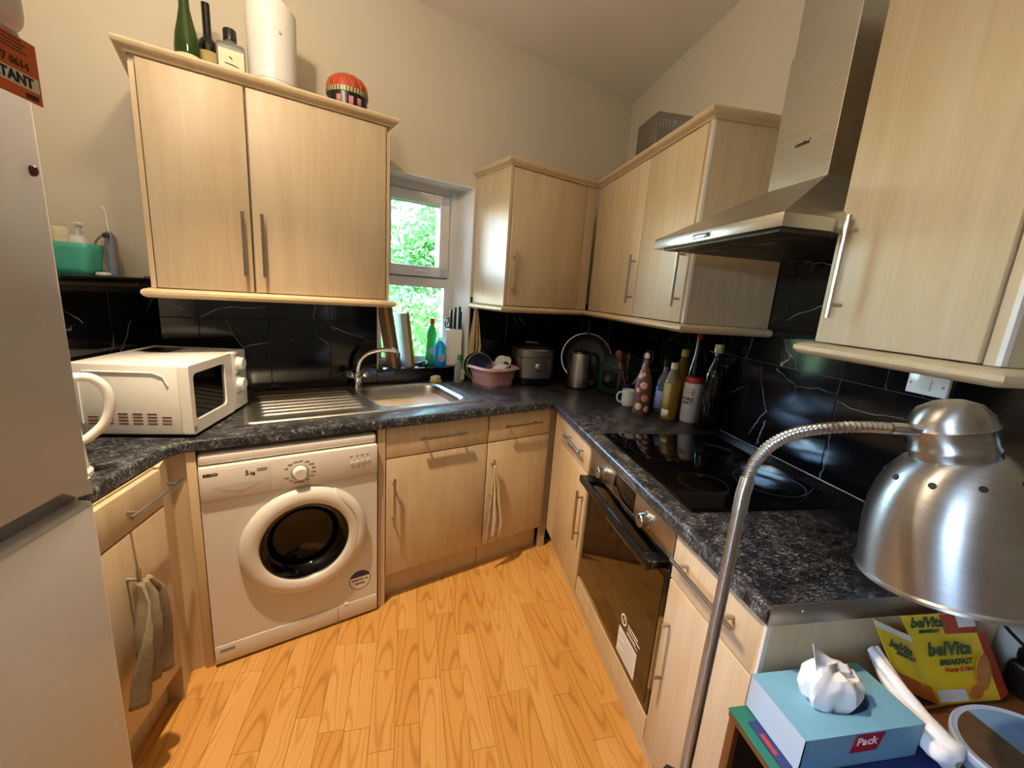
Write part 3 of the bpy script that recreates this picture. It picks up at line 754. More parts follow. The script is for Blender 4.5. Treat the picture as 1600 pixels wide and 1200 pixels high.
def oven():
    y0, y1 = -2.124, -1.48
    t = thing('oven', 'built-in electric oven with black glass door and steel panel', 'oven', (-.3, -1.8, .23))
    MB(RF).box((y0+.01, .05, .232), (y1-.01, .565, .862)).build('body', 'steel_dull', t, 0)
    MB(RF).box((y0, .56, .768), (y1, .59, .866), .003).build('control_panel', 'steel_hood', t)
    MB(RF).box((-1.888, .586, .778), (-1.722, .5915, .852), .001).build('display', 'black_gloss', t)
    for y in (-1.626, -1.975):
        k = MB(RF).lathe([(.027, 0), (.027, .004), (.0225, .005), (.0215, .026), (.019, .029), (0, .029)], (y, .59, .806), (0, 1, 0), 28).build('knob', 'steel', t)
        MB(RF).box((y-.0012, .618, .812), (y+.0012, .6205, .826)).build('pointer', 'ink_black', k, 0)
    d = MB(RF).box((y0, .562, .235), (y1, .587, .763), .003).build('door', 'black_gloss', t)
    MB(RF).box((y0+.02, .5868, .26), (y1-.02, .5885, .70)).build('door_glass', 'black_gloss', d, 0)
    h = MB(RF).box((y0+.035, .622, .712), (y1-.02, .640, .742), .005).box((y0+.035, .585, .716), (y0+.085, .634, .740), .004).box((y1-.08, .585, .716), (y1-.02, .634, .740), .004)
    h.build('handle', 'black_plastic', d)
    MB(RF).box((-1.885, .588, .652), (-1.69, .5895, .664), .0003).build('label_strip', 'paper_white', d, 0)
    s = MB(RF).box((-2.03, .588, .262), (-1.9, .5892, .36)).build('label_sticker', 'paper_white', d, 0)
    ml = MB(RF)
    for i in range(8): ml.box((-2.022, .589, .272+i*.0105), (-1.908-.02*(i % 3), .5896, .2745+i*.0105))
    ml.build('label_print', 'grey_plastic', s, 0)
    MB(frame((0, -1, 0), ZV, (-1, 0, 0))).prism(circle(1.925, .40, .02, 28), .588, .5892, holes=[circle(1.925, .40, .014, 28)]).build('label_ring', 'paper_white', d, 0)
    MB(RF).box((-1.927, .588, .392), (-1.923, .5892, .408)).build('label_mark', 'paper_white', d, 0)
    pl = MB(RF)
    for z, L, h_ in ((.404, .07, .004), (.392, .085, .004), (.38, .06, .002), (.374, .075, .002)): pl.box((-1.955-L, .588, z), (-1.955, .5892, z+h_))
    pl.build('label_lines', 'paper_white', d, 0)['kind'] = 'stuff'
oven()
ob = thing('oven_base_panel', 'plain maple panel and plinth below the oven', 'panel', (-.56, -1.8, 0))
MB(RF).box((-2.128, .57, .148), (-1.474, .588, .230), .001).build('panel', 'maple', ob, 0)
MB(RF).box((-2.128, .515, 0), (-1.474, .535, .148)).build('plinth', 'maple', ob, 0)
def hob():
    t = thing('hob', 'black glass induction hob set in the right worktop', 'hob', (-.29, -1.8, .91))
    MB().box((-.547, -2.12, .910), (-.03, -1.478, .9165), .002).build('glass', 'hob_glass', t)
    for (x, y, r) in ((-.40, -1.66, .105), (-.40, -1.95, .075), (-.16, -1.66, .075), (-.16, -1.95, .105)):
        MB().lathe([(r-.0015, .9166), (r-.0015, .9168), (r, .9168), (r, .9166)], (x, y, 0), n=48).build('cooking_zone', 'grey_rubber', t)
hob()
def hood():
    t = thing('cooker_hood', 'stainless steel chimney cooker hood above the hob', 'cooker hood', (-.2, -1.9, 1.65))
    y0, y1, c0, c1 = -2.187, -1.615, -2.022, -1.814
    MB().box((-.5, y0, 1.652), (.06, y1, 1.683), .0015).build('canopy_lip', 'steel_hood', t)
    vs = [(-.5, y0, 1.683), (.06, y0, 1.683), (.06, y1, 1.683), (-.5, y1, 1.683), (-.25, c0, 1.827), (.06, c0, 1.827), (.06, c1, 1.827), (-.25, c1, 1.827)]
    MB().add(vs, [(0, 1, 2, 3), (4, 5, 6, 7), (0, 1, 5, 4), (1, 2, 6, 5), (2, 3, 7, 6), (3, 0, 4, 7)]).build('canopy', 'steel_hood', t, 0)
    ch = MB().box((-.25, c0, 1.826), (.06, c1, 2.19), .001).build('chimney_cover', 'steel_hood', t, 0)
    MB().box((-.246, c0+.004, 2.19), (.06, c1-.004, H-.003), .001).build('chimney_extension', 'steel_hood', t, 0)
    MB().box((-.478, y0+.03, 1.646), (.0, y1-.03, 1.653)).build('underside', 'filter_mesh', t, 0)
    for a, b in ((-2.12, -1.915), (-1.905, -1.70)):
        f = MB().box((-.42, a, 1.643), (-.08, b, 1.6465), .001).build('grease_filter', 'filter_mesh', t, 0)
        MB().box((-.40, (a+b)/2-.035, 1.6405), (-.37, (a+b)/2+.035, 1.6435), .001).build('filter_latch', 'black_plastic', f, 0)
    MB(RF).box((-1.928, .499, 1.659), (-1.845, .503, 1.672), .003).build('control_slot', 'steel', t)
    MB(RF).box((-1.926, .502, 1.661), (-1.915, .5055, 1.670), .001).build('switch', 'black_plastic', t)
    text('maker_mark', "comfee'", .0165, 'ink_black', ch, face_right(-.2505, -1.890, 1.929), bold=.0005)
hood()
bx_ = thing('duct_box', 'grey metal box with vent slots on top of the corner cabinets', 'box', (-.09, -.79, 2.155))
MB().box((-.2, -.9, 2.155), (.02, -.68, 2.40), .003).build('case', 'steel_dull', bx_)
vm = MB()
for i in range(9): vm.box((-.19+.018*i, -.9008, 2.33), (-.183+.018*i, -.8995, 2.37))
vm.build('vent_slots', 'grey_plastic', bx_, 0)

def microwave():
    x0, x1, y0, y1, z0, z1 = -2.385, -2.045, -1.555, -1.135, .922, 1.158
    t = thing('microwave', 'white microwave oven in the left corner of the worktop', 'microwave', ((x0+x1)/2, (y0+y1)/2, .91))
    MB().box((x0, y0, z0), (x1-.035, y1, z1), .006).build('casing', 'white_plastic', t)
    dr = MB(frame((0, 1, 0), ZV, (1, 0, 0)))
    def rr(a, b, c, d, r, n=5):
        out = []
        for (cx, cy, st) in ((b-r, d-r, 0), (a+r, d-r, 90), (a+r, c+r, 180), (b-r, c+r, 270)):
            out += [(cx+r*math.cos(math.radians(st+90*i/n)), cy+r*math.sin(math.radians(st+90*i/n))) for i in range(n+1)]
        return out
    d = dr.prism(rr(y0, -1.262, z0, z1, .006), x1-.033, x1, holes=[rr(-1.532, -1.315, .968, 1.128, .018)]).build('door', 'white_plastic', t, 30)
    MB().box((x1-.03, -1.54, .955), (x1-.006, -1.30, 1.142)).build('door_window', 'black_gloss', d, 0)
    MB().box((x1-.034, -1.26, z0), (x1, y1, z1), .005).build('control_panel', 'white_plastic', t)
    for z in (1.108, 1.024):
        k = MB().lathe([(.027, 0), (.025, .018), (.021, .022), (0, .022)], (x1, -1.205, z), (1, 0, 0), 24).build('dial', 'white_ceramic', t)
        MB().box((x1+.018, -1.2065, z), (x1+.0235, -1.2035, z+.022)).build('pointer', 'grey_plastic', k, 0)
    mk = MB()
    for z in (1.143, 1.066, 1.06, .985): mk.box((x1, -1.235, z), (x1+.0006, -1.19, z+.0025))
    mk.build('dial_print', 'ink_black', t, 0)['kind'] = 'stuff'
    FY = frame((1, 0, 0), ZV, (0, -1, 0))
    def ln(u): return None
    pts = [(-2.36, y0-.001, .96), (-2.36, y0-.001, 1.115), (-2.345, y0-.001, 1.132), (-2.15, y0-.001, 1.132), (-2.12, y0-.001, 1.12), (-2.108, y0-.001, 1.09)]
    MB().tube(pts, .0028, 6).build('side_rib', 'white_plastic', t)
    vt = MB()
    for c in range(6):
        for r in range(4 if 0 < c < 5 else 3): vt.box((-2.345+c*.042, y0-.0012, .958+r*.011), (-2.317+c*.042, y0+.001, .9625+r*.011), .0005, 1)
    vt.build('vent_slots', 'ink_brown', t, 0)
    MB().box((-2.35, -1.30, z1-.001), (-2.24, -1.19, z1+.0006)).build('top_label', 'black_plastic', t, 0)
    MB().box((x1, -1.548, .937), (x1+.0006, -1.533, .949)).build('badge', 'grey_plastic', d, 0)
    for x in (x0+.04, x1-.06):
        for y in (y0+.04, y1-.05): MB().lathe([(.014, .9105), (.014, .924), (0, .924)], (x, y, 0), n=12).build('foot', 'black_plastic', t)
microwave()

# sink and tap
def sink():
    t = thing('kitchen_sink', 'stainless steel inset sink with ribbed drainer below the window', 'sink', B(1.83, .23, .91))
    s0, s1, d0, d1 = 1.312, 2.354, -.022, .488
    def sm(a, b, x):
        x = max(0, min(1, (x-a)/(b-a))); return x*x*(3-2*x)
    def rbox(s, d, cs, cd, hs, hd, r):
        qx, qy = abs(s-cs)-hs+r, abs(d-cd)-hd+r
        return math.hypot(max(qx, 0), max(qy, 0))+min(max(qx, qy), 0)-r
    def h(s, d):
        z = .9165
        e = rbox(s, d, (s0+s1)/2, (d0+d1)/2, (s1-s0)/2, (d1-d0)/2, .02); z -= .006*sm(-.008, 0, e)
        b = rbox(s, d, 1.605, .235, .218, .205, .085)
        z -= .006*sm(.012, 0, b); z -= .15*sm(.0, -.05, b)
        g = rbox(s, d, 2.09, .235, .235, .215, .05)
        z -= .005*sm(0, -.018, g)
        if g < -.02:
            rib = max(0, math.cos((d-.235)*2*PI/.052))**2
            z += .0085*rib*sm(-.02, -.05, g)
        return z
    nu, nv = 230, 130
    MB(BF).grid(lambda u, v: (s0+(s1-s0)*u, d0+(d1-d0)*v, h(s0+(s1-s0)*u, d0+(d1-d0)*v)), nu, nv).build('sink_top', 'steel_sink', t, 60)
    MB(BF).lathe([(.042, .0035), (.042, .0), (.034, .002), (.03, -.002), (0, -.002)], (1.605, .235, .765), n=28).build('waste', 'chrome', t)
sink()
def tap():
    c = (1.828, .035)
    t = thing('mixer_tap', 'chrome mixer tap with curved spout and two knobs behind the sink', 'tap', B(c[0], c[1], .915))
    MB(BF).lathe([(.028, .917), (.028, .922), (.023, .93), (.021, .965), (.024, .985), (.018, .998), (.013, 1.005), (0, 1.005)], (c[0], c[1], 0), n=24).build('body', 'chrome', t)
    P = [(c[0], c[1], .99), (c[0]-.002, c[1]+.002, 1.03), (c[0]-.015, c[1]+.01, 1.072), (c[0]-.05, c[1]+.03, 1.108), (c[0]-.10, c[1]+.06, 1.127), (c[0]-.15, c[1]+.085, 1.13), (c[0]-.178, c[1]+.10, 1.122), (c[0]-.183, c[1]+.103, 1.098)]
    MB(BF).tube(smooth_path(P, 4), .0125, 14).build('spout', 'chrome', t)
    for q in (-1, 1):
        a = Vector((q*.8, .15, .6)).normalized(); o = Vector((c[0], c[1], .962))
        MB(BF).lathe([(.009, .01), (.009, .035), (.017, .038), (.0195, .05), (.018, .066), (.012, .071), (0, .072)], o, a, 8).build('tap_knob', 'chrome', t, 20)
def smooth_path(P, k=4):
    P = [Vector(p) for p in P]; out = []
    for i in range(len(P)-1):
        p0, p1, p2, p3 = P[max(i-1, 0)], P[i], P[i+1], P[min(i+2, len(P)-1)]
        for j in range(k):
            t = j/k; out.append(.5*((2*p1)+(-p0+p2)*t+(2*p0-5*p1+4*p2-p3)*t*t+(-p0+3*p1-3*p2+p3)*t**3))
    return out+[P[-1]]
tap()

# ================================================================== SMALL THINGS
ZC = .9105                                      # resting height on the worktop
def jar(name, label, cat, p, prof, mat, n=28, group=None):
    t = thing(name, label, cat, p, group); MB().lathe(prof, p, n=n).build('body', mat, t); return t
def cap(t, p, prof, mat, name='cap', n=24): return MB().lathe(prof, p, n=n).build(name, mat, t)
def band(t, p, r, z0, z1, mat, a0=0, a1=360, name='label', n=24):
    pts = [(math.radians(a0+(a1-a0)*i/n)) for i in range(n+1)]
    return MB().grid(lambda u, v: (p[0]+r*math.cos(math.radians(a0+(a1-a0)*u)), p[1]+r*math.sin(math.radians(a0+(a1-a0)*u)), p[2]+z0+(z1-z0)*v), n+1, 2).build(name, mat, t, solid=.0006)
def closed(prof): return prof

# --- things on top of the left wall cabinet
zt = 2.1545
p = B(2.444, .2, zt-.025)
t = jar('wine_bottle', 'green glass bottle on top of the left wall cabinet', 'bottle', p, [(0, 0), (.036, 0), (.0385, .006), (.0385, .10), (.034, .14), (.024, .185), (.016, .225), (.0145, .29), (0, .29)], 'green_glass')
band(t, p, .0391, .02, .075, 'label_cream')
p = B(2.382, .12, zt-.025)
t = jar('spirit_bottle', 'black glass bottle between the green bottle and the square clear one', 'bottle', p, [(0, 0), (.033, 0), (.035, .006), (.035, .15), (.03, .172), (.016, .186), (.0135, .20), (.0135, .30), (0, .30)], 'dark_glass')
band(t, p, .0356, .03, .135, 'label_tan')
p = B(2.315, .22, zt-.025)
t = thing('gin_bottle', 'square clear bottle with a cream label and black cap, beside the white router', 'bottle', p)
MB(BF).box((2.27, .19, zt-.025), (2.36, .25, zt+.125), .014, 3).lathe([(.02, 0), (.018, .02), (0, .02)], (2.315, .22, zt+.122), n=20).build('body', 'clear_glass', t)
lb = MB(BF).box((2.276, .2495, zt-.012), (2.354, .2515, zt+.098), .001).build('label', 'label_cream', t, 0)
st = MB(BF)
for a, b, c, d, r in ((2.322, .075, 2.312, .066, .0025), (2.337, .052, 2.293, .046, .0022), (2.322, .035, 2.338, .008, .003), (2.308, .034, 2.296, .012, .003)):
    st.tube([(a, .2518, zt+b), ((a+c)/2, .2518, zt+(b+d)/2+.001), (c, .2518, zt+d)], [r*.6, r, r*.5], 6)
st.build('label_mark', 'ink_black', lb)['kind'] = 'stuff'
MB(BF).lathe([(0, .0), (.0215, 0), (.0215, .034), (.019, .038), (0, .038)], (2.315, .22, zt+.135), n=24).build('cap', 'black_plastic', t)
p = B(2.178, .2, zt-.025)
t = thing('wifi_router', 'white cylindrical router with slanted top on the left wall cabinet', 'router', p)
def rt(u, v):
    a = 2*PI*u; r = .083+.003*v; z = (.335-.028*math.cos(a-.4))*min(1, v*1.0)
    return Vector((p.x+r*math.cos(a), p.y+r*math.sin(a), p.z+z))
mb = MB().grid(rt, 40, 10, closeu=True)
mb.grid(lambda u, v: Vector((p.x, p.y, p.z+.318))+(rt(u, 1)-Vector((p.x, p.y, p.z+.318)))*v, 40, 4, closeu=True)
mb.build('shell', 'white_plastic', t, 50)
MB().lathe([(.0835, .062), (.0846, .062), (.0846, .064), (.0835, .064)], p, n=40).build('seam', 'white_appliance_dark', t)
MB(BF).box((2.155, .2866-.0005, zt+.19), (2.1635, .2876, zt+.198), .002).build('logo', 'white_appliance_dark', t)
p = B(1.902, .2, zt-.025)
t = thing('round_tin', 'red and black decorated round tin on the left wall cabinet', 'tin', p)
MB().lathe([(0, 0), (.072, 0), (.076, .004), (.080, .05), (.080, .105), (0, .105)], p, n=40).build('base', 'tin_black', t)
ld = MB().lathe([(.0825, .118), (.081, .140), (.070, .162), (.045, .178), (0, .183)], p, n=40).build('lid', 'tin_red', t)
MB().lathe([(.081, .100), (.0828, .1), (.0834, .118), (.081, .118)], p, n=40).build('rim', 'tin_stripe', ld)
rib = MB()
for i in range(40):
    a = 2*PI*i/40; c, s_ = math.cos(a), math.sin(a)
    rib.box((-.0012, .0828, .101), (.0022, .0842, .117), F=Matrix.Translation(p) @ Matrix.Rotation(a, 4, 'Z'))
rib.build('rim_stripes', 'tin_black', ld, 0)['kind'] = 'stuff'
pt = MB()
for i in range(14):
    a = 2*PI*i/14
    pts = []
    for k in range(9):
        f = k/8; aa = a+(f-.5)*.42; zz = .122+.038*math.sin(PI*f); r = .0822 if zz < .14 else .0822-(zz-.14)*.48
        pts.append(p+Vector((r*math.cos(aa), r*math.sin(aa), zz+.0008)))
    pt.tube(pts, .0011, 5)
pt.build('lid_pattern', 'tin_gold', ld)['kind'] = 'stuff'
for a in (200, 250, 285, 310): band(t, p, .0808, .045+.01*(a % 3), .085, 'tin_pink', a, a+13, 'flower')

# --- things on the tiled ledge at the left
zl = 1.4245
t = thing('toiletry_basket', 'teal plastic basket of toiletries on the tiled ledge', 'basket', (-2.54, -1.24, zl))
bw = MB()
def bk(u, v):
    a = 2*PI*u; c, s_ = math.cos(a), math.sin(a); q = (abs(c)**5+abs(s_)**5)**(-.2); f = .82+.18*v
    return (-2.54+.068*q*c*f, -1.235+.05*q*s_*f, zl+.108*v)
bw.grid(bk, 40, 6, closeu=True); bw.prism([(bk(i/40, 0)[0], bk(i/40, 0)[1]) for i in range(40)], zl, zl+.003); bw.build('basket', 'teal_plastic', t, 50, solid=.0025)
p = Vector((-2.525, -1.235, zl+.004))
t = jar('lotion_pump', 'cream pump bottle standing in the teal basket', 'bottle', p, [(0, 0), (.03, 0), (.031, .008), (.031, .11), (.026, .118), (.024, .13), (.012, .132), (0, .132)], 'white_plastic')
MB().lathe([(.008, .132), (.008, .155), (.013, .16), (.013, .168), (0, .17)], p, n=16).tube([p+Vector((-.01, 0, .168)), p+Vector((.012, -.012, .17)), p+Vector((.034, -.02, .166))], [.008, .007, .004], 10).build('pump', 'white_plastic', t)
p = Vector((-2.575, -1.245, zl+.004))
t = jar('cream_tub', 'pale jar with flip lid in the teal basket beside the pump', 'jar', p, [(0, 0), (.024, 0), (.025, .006), (.025, .118), (0, .118)], 'sponge_pale')
cap(t, p, [(0, .118), (.026, .118), (.026, .15), (.022, .156), (0, .156)], 'label_cream')
p = Vector((-2.468, -1.175, zl))
t = jar('squeeze_tube', 'pink and white toiletry tube behind the teal basket', 'bottle', p, [(0, .0), (.021, 0), (.021, .04), (.022, .042), (.024, .12), (.02, .145), (.01, .155), (0, .155)], 'pink_light')
cap(t, p, [(.0215, 0), (.0225, 0), (.0225, .035), (.0215, .035)], 'white_plastic')
p = Vector((-2.415-.035, -1.2, zl))
t = jar('electric_toothbrush', 'grey electric toothbrush standing on the ledge next to the cabinet', 'toothbrush', p, [(0, 0), (.017, 0), (.018, .01), (.0165, .06), (.0165, .12), (.013, .148), (.006, .158), (0, .158)], 'brush_grey', 20)
MB().tube([p+Vector((0, 0, .155)), p+Vector((-.002, 0, .20)), p+Vector((-.006, 0, .235)), p+Vector((-.014, -.002, .246))], [.0045, .003, .003, .005], 8).build('brush_head', 'white_plastic', t)
MB().box(p+Vector((-.005, -.0185, .09)), p+Vector((.005, -.0155, .13)), .001).build('button', 'grey_plastic', t)
q = Vector((-2.482, -1.235, zl+.004))
t = thing('toothbrush', 'grey manual toothbrush leaning out of the basket', 'toothbrush', q)
MB().tube(smooth_path([q+Vector((-.01, 0, .0)), q+Vector((.004, 0, .1)), q+Vector((.02, .0, .128)), q+Vector((.05, .0, .152))], 4), .0038, 8).build('stem', 'brush_grey', t)
MB().box(q+Vector((.034, -.006, .130)), q+Vector((.052, .006, .146)), .002).build('bristles', 'grey_rubber', t)
t = MB().lathe([(0, .002), (.02, 0), (.022, .004), (.016, .012), (0, .011)], (-2.455, -1.245, zl), n=24, sx=1.1).build('soap_bar', 'white_plastic'); tag(t, 'small white soap bar lying on the ledge', 'soap')

# --- left worktop: plastic jug kettle
p = Vector((-2.225, -1.87, ZC))
t = thing('jug_kettle', 'white plastic jug kettle half hidden by the fridge', 'kettle', p)
MB().lathe([(0, .0), (.085, 0), (.085, .012), (.078, .02), (.074, .10), (.068, .20), (.062, .255), (.058, .262), (0, .266)], p, n=36).build('body', 'white_plastic', t)
MB().lathe([(0, .266), (.056, .262), (.05, .276), (.02, .282), (.012, .292), (0, .293)], p, n=30).build('lid', 'white_plastic', t)
hd_ = Vector((.72, .45, 0)).normalized()
hp = smooth_path([p+hd_*.055+Vector((0, 0, .262)), p+hd_*.10+Vector((0, 0, .262)), p+hd_*.128+Vector((0, 0, .23)), p+hd_*.132+Vector((0, 0, .18)), p+hd_*.118+Vector((0, 0, .135)), p+hd_*.085+Vector((0, 0, .10)), p+hd_*.066+Vector((0, 0, .09))], 4)
MB().tube(hp, [.012]*len(hp), 12).build('handle', 'white_plastic', t)

# --- window sill
zs = WZ0+.0125
def board(name, label, s, th, h, lean, mat, dd=(-.185, -.055), rnd=.02):
    F = BF @ Matrix.Translation((s, 0, zs)) @ Matrix.Rotation(lean, 4, 'Y')
    d0, d1 = dd; pts = []
    for (cx, cy, st_) in ((d1-rnd, h-rnd, 0), (d0+rnd, h-rnd, 90)):
        pts += [(cx+rnd*math.cos(math.radians(st_+90*i/5)), cy+rnd*math.sin(math.radians(st_+90*i/5))) for i in range(6)]
    pts += [(d0, 0), (d1, 0)]
    o = MB(F @ frame((0, 1, 0), (0, 0, 1), (1, 0, 0))).prism(pts, 0, th).build(name, mat, None, 30); tag(o, label, 'chopping board'); return o
board('chopping_board', 'pale wooden chopping board leaning nearest the wall cabinet on the sill', 1.588, .018, .37, .16, 'board_wood')
board('chopping_board', 'dark wooden chopping board second from the wall cabinet on the sill', 1.552, .018, .37, .17, 'board_dark', (-.18, -.07))
board('chopping_board', 'white plastic chopping board with wooden edge on the sill', 1.486, .035, .32, .13, 'board_white', (-.18, -.075), .012)
t = board('chopping_board', 'thin wooden board in front of the white chopping board', 1.464, .014, .325, .13, 'board_wood', (-.182, -.08), .02)
def dish_bottle(name, label, s, d, w, h, mat, capmat, clip=.6):
    p = B(s, d, zs); t = thing(name, label, 'bottle', p)
    prof = [(0, 0), (w*.92, 0), (w, .006), (w, h*.35), (w*.82, h*.52), (w*.95, h*.66), (w*.62, h*.8), (w*.36, h*.86), (w*.34, h*.9), (0, h*.9)]
    MB(BF).lathe([(r, z+zs) for r, z in prof], (s, d, 0), n=24, sx=1, sy=.6).build('body', mat, t)
    MB(BF).lathe([(0, h*.88+zs), (w*.42, h*.88+zs), (w*.4, h+zs), (0, h+zs)], (s, d, 0), n=18).build('cap', capmat, t)
    MB(BF).lathe([(0, 0), (w*.62, 0), (w*.62, .0012), (0, .0012)], (s, d+w*.595, zs+h*.3), (0, 1, 0), 24).build('label', 'label_pale', t)
    return t
dish_bottle('washing_up_bottle', 'blue washing-up liquid bottle on the window sill', 1.302, -.085, .040, .175, 'blue_liquid', 'clear_plastic')
dish_bottle('cleaner_bottle', 'green cleaner bottle with red cap behind the blue one', 1.335, -.145, .036, .285, 'green_liquid', 'red_cap')
t = thing('knife_block', 'white slotted knife block with black-handled knives on the sill', 'knife block', B(1.205, -.1, zs))
KF = BF @ Matrix.Translation((1.2, -.105, zs)) @ Matrix.Rotation(-.5, 4, 'Z')
MB(KF).box((-.05, -.05, 0), (.05, .05, .225), .004).build('block', 'carton_white', t)
sl = MB(KF)
for r in range(8):
    for c in range(2): sl.box((.0497, -.038+.042*c, .025+r*.025), (.0505, -.012+.042*c, .029+r*.025))
sl.build('slots', 'grey_plastic', t, 0)['kind'] = 'stuff'
for i, (x, y, h, w) in enumerate(((.022, .03, .12, .011), (-.002, .018, .135, .012), (-.028, .0, .14, .013), (-.035, .03, .11, .011))):
    k = thing('kitchen_knife', ('black-handled knife at the left of the knife block', 'black-handled knife in the middle of the block', 'tallest black-handled knife in the block', 'short black-handled knife at the right of the block')[i], 'knife', KF @ Vector((x, y, .2)), 'knives in the block')
    MB(KF).box((x-.0015, y-w, .18), (x+.0015, y+w, .235)).build('blade', 'steel', k, 0)
    MB(KF).box((x-.008, y-w, .228), (x+.008, y+w, .228+h), .005, 2).build('handle', 'black_plastic', k)
k = thing('scissors', 'black-handled kitchen scissors in the knife block', 'scissors', KF @ Vector((.042, -.01, .2)))
for q in (-1, 1):
    MB(KF).tube([(.042+.006*q+.013*math.cos(a), -.012+.014*q+.0*math.cos(a)+.012*math.sin(a)*0, .262+.028*math.sin(a)) for a in [2*PI*i/20 for i in range(21)]], .004, 6, caps=False).build('finger_loop', 'black_plastic', k)
MB(KF).box((.036, -.016, .18), (.048, -.01, .238)).build('blade', 'steel', k, 0)
cb = MB(BF).tube(smooth_path([(1.44, -.14, zs+.008), (1.42, -.09, zs+.02), (1.40, -.15, zs+.012), (1.375, -.11, zs+.022), (1.40, -.08, zs+.008), (1.43, -.11, zs+.012), (1.39, -.16, zs+.008)], 5), .006, 7)
tag(cb.build('coiled_cable', 'cable_black'), 'black coiled lead lying on the window sill', 'cable')
# hanging cloth on hook
def cloth(name, label, mat, rows, F, nseg=15, folds=3, solid=.004, depth=.02):
    n = len(rows)
    def fn(u, v):
        x = v*(n-1); i = min(int(x), n-2); f = x-i
        c, w, z, d, amp = [a*(1-f)+b*f for a, b in zip(rows[i], rows[i+1])]
        k = (u-.5)*2
        return (c+w*k, d+amp*math.sin(k*folds*PI+v*2.2)+amp*.4*math.sin(k*7+v*5), z+.012*math.sin(k*4+1.5)*v)
    o = MB(F).grid(fn, nseg*2, n*6).build(name, mat, None, 60, solid=solid); return tag(o, label, 'cloth')
cloth('dish_cloth', 'beige cloth hanging from a hook right of the window', 'cloth_beige', [(1.108, .004, 1.43, .0, .002), (1.108, .012, 1.37, .002, .006), (1.106, .028, 1.25, .006, .012), (1.104, .042, 1.14, .01, .016), (1.112, .038, 1.06, .012, .016)], BF)
tag(MB(BF).lathe([(.009, 0), (.009, .004), (0, .004)], (1.108, -.0395, 1.455), (0, 1, 0), 12).tube([(1.108, -.036, 1.458), (1.108, -.014, 1.455), (1.108, -.006, 1.443), (1.108, -.012, 1.432)], .003, 8).build('wall_hook', 'brass_dark'), 'small metal hook on the tiles beside the window', 'hook')
cloth('dish_cloth', 'cream fringed cloth hanging from the handle of the corner base cabinet', 'cloth_cream', [(1.307, .004, .612, .628, .001), (1.306, .012, .55, .632, .003), (1.302, .028, .42, .636, .008), (1.296, .045, .30, .638, .010), (1.304, .040, .20, .636, .010)], BF, folds=2)
cloth('hand_towel', 'rough grey towel bunched on the handle of the left base cabinet', 'cloth_grey', [(1.885, .020, .615, -2.028, .006), (1.885, .042, .57, -2.015, .012), (1.905, .060, .48, -2.01, .02), (1.915, .068, .40, -2.01, .022), (1.925, .075, .31, -2.012, .02)], LF, folds=2.5, solid=.009)

# --- sponge, soap, basin and dishes
sp = thing('sponge', 'yellow sponge lying on the back corner of the sink', 'sponge', B(1.365, .0, .917))
SF = BF @ Matrix.Translation((1.368, .006, .9172)) @ Matrix.Rotation(.4, 4, 'Z')
MB(SF).box((-.03, -.021, 0), (.03, .021, .014), .003).build('scrub_layer', 'sponge_yellow', sp)
MB(SF @ Matrix.Rotation(.25, 4, 'Z')).box((-.028, -.02, .0145), (.03, .021, .036), .005).build('foam_layer', 'sponge_pale', sp)
p = B(1.222, .025, ZC)
t = thing('soap_bottle', 'grey hand soap bottle with green cap beside the pink basin', 'bottle', p)
MB(BF).lathe([(r, z+ZC) for r, z in [(0, 0), (.03, 0), (.032, .006), (.032, .085), (.026, .112), (.014, .128), (.012, .14), (0, .14)]], (1.222, .025, 0), n=24, sx=1, sy=.65).build('body', 'grey_bottle', t)
MB(BF).lathe([(0, .138+ZC), (.0155, .138+ZC), (.014, .17+ZC), (0, .17+ZC)], (1.222, .025, 0), n=18).build('cap', 'green_cap', t)
MB(BF).box((1.196, .0455, ZC+.02), (1.222, .0468, ZC+.085), .0005).build('label', 'label_cream', t, 0)
t = thing('washing_up_basin', 'pink plastic basin of clean dishes on the worktop', 'basin', B(1.07, .15, ZC))
BM = BF @ Matrix.Translation((1.062, .155, ZC)) @ Matrix.Rotation(.18, 4, 'Z')
def rrect(u, hx, hy, ex=5.):
    a = 2*PI*u; c, s_ = math.cos(a), math.sin(a); q = (abs(c)**ex+abs(s_)**ex)**(-1/ex); return hx*q*c, hy*q*s_
def bas(u, v):
    f = .82+.18*v; x, y = rrect(u, .118*f, .115*f); return (x, y, .003+.117*v)
mb = MB(BM).grid(bas, 48, 8, closeu=True); mb.prism([bas(i/48, 0)[:2] for i in range(48)], .0, .004); mb.build('tub', 'pink_plastic', t, 50, solid=.003)
MB(BM).grid(lambda u, v: (lambda a: (rrect(u, .118+.016*math.sin(PI*v*.5), .115+.016*math.sin(PI*v*.5))[0], rrect(u, .118+.016*math.sin(PI*v*.5), .115+.016*math.sin(PI*v*.5))[1], .122-.014*v*v))(0), 48, 6, closeu=True).build('rim', 'pink_plastic', t, 50, solid=.004)
MB(BM).box((-.045, .126, .106), (.045, .142, .122), .005).build('grip', 'pink_light', t)
def plate(name, label, c, ax, r, mat, rim=None, deep=.02, cat='plate', group=None):
    t = thing(name, label, cat, c, group)
    MB().lathe([(0, 0), (r*.55, 0), (r*.62, .004), (r*.97, deep), (r, deep+.002), (r*.97, deep+.005), (r*.6, .009), (r*.5, .005), (0, .005)], c, ax, 40).build('dish', mat, t)
    if rim: MB().lathe([(r*.97, deep+.002), (r*1.004, deep+.002), (r*1.004, deep+.005), (r*.97, deep+.006)], c, ax, 40).build('rim', rim, t)
    return t
vd = (CAM-B(1.06, .15, 1.02)).normalized()
def bw_(s, d, z): return B(s, d, z)
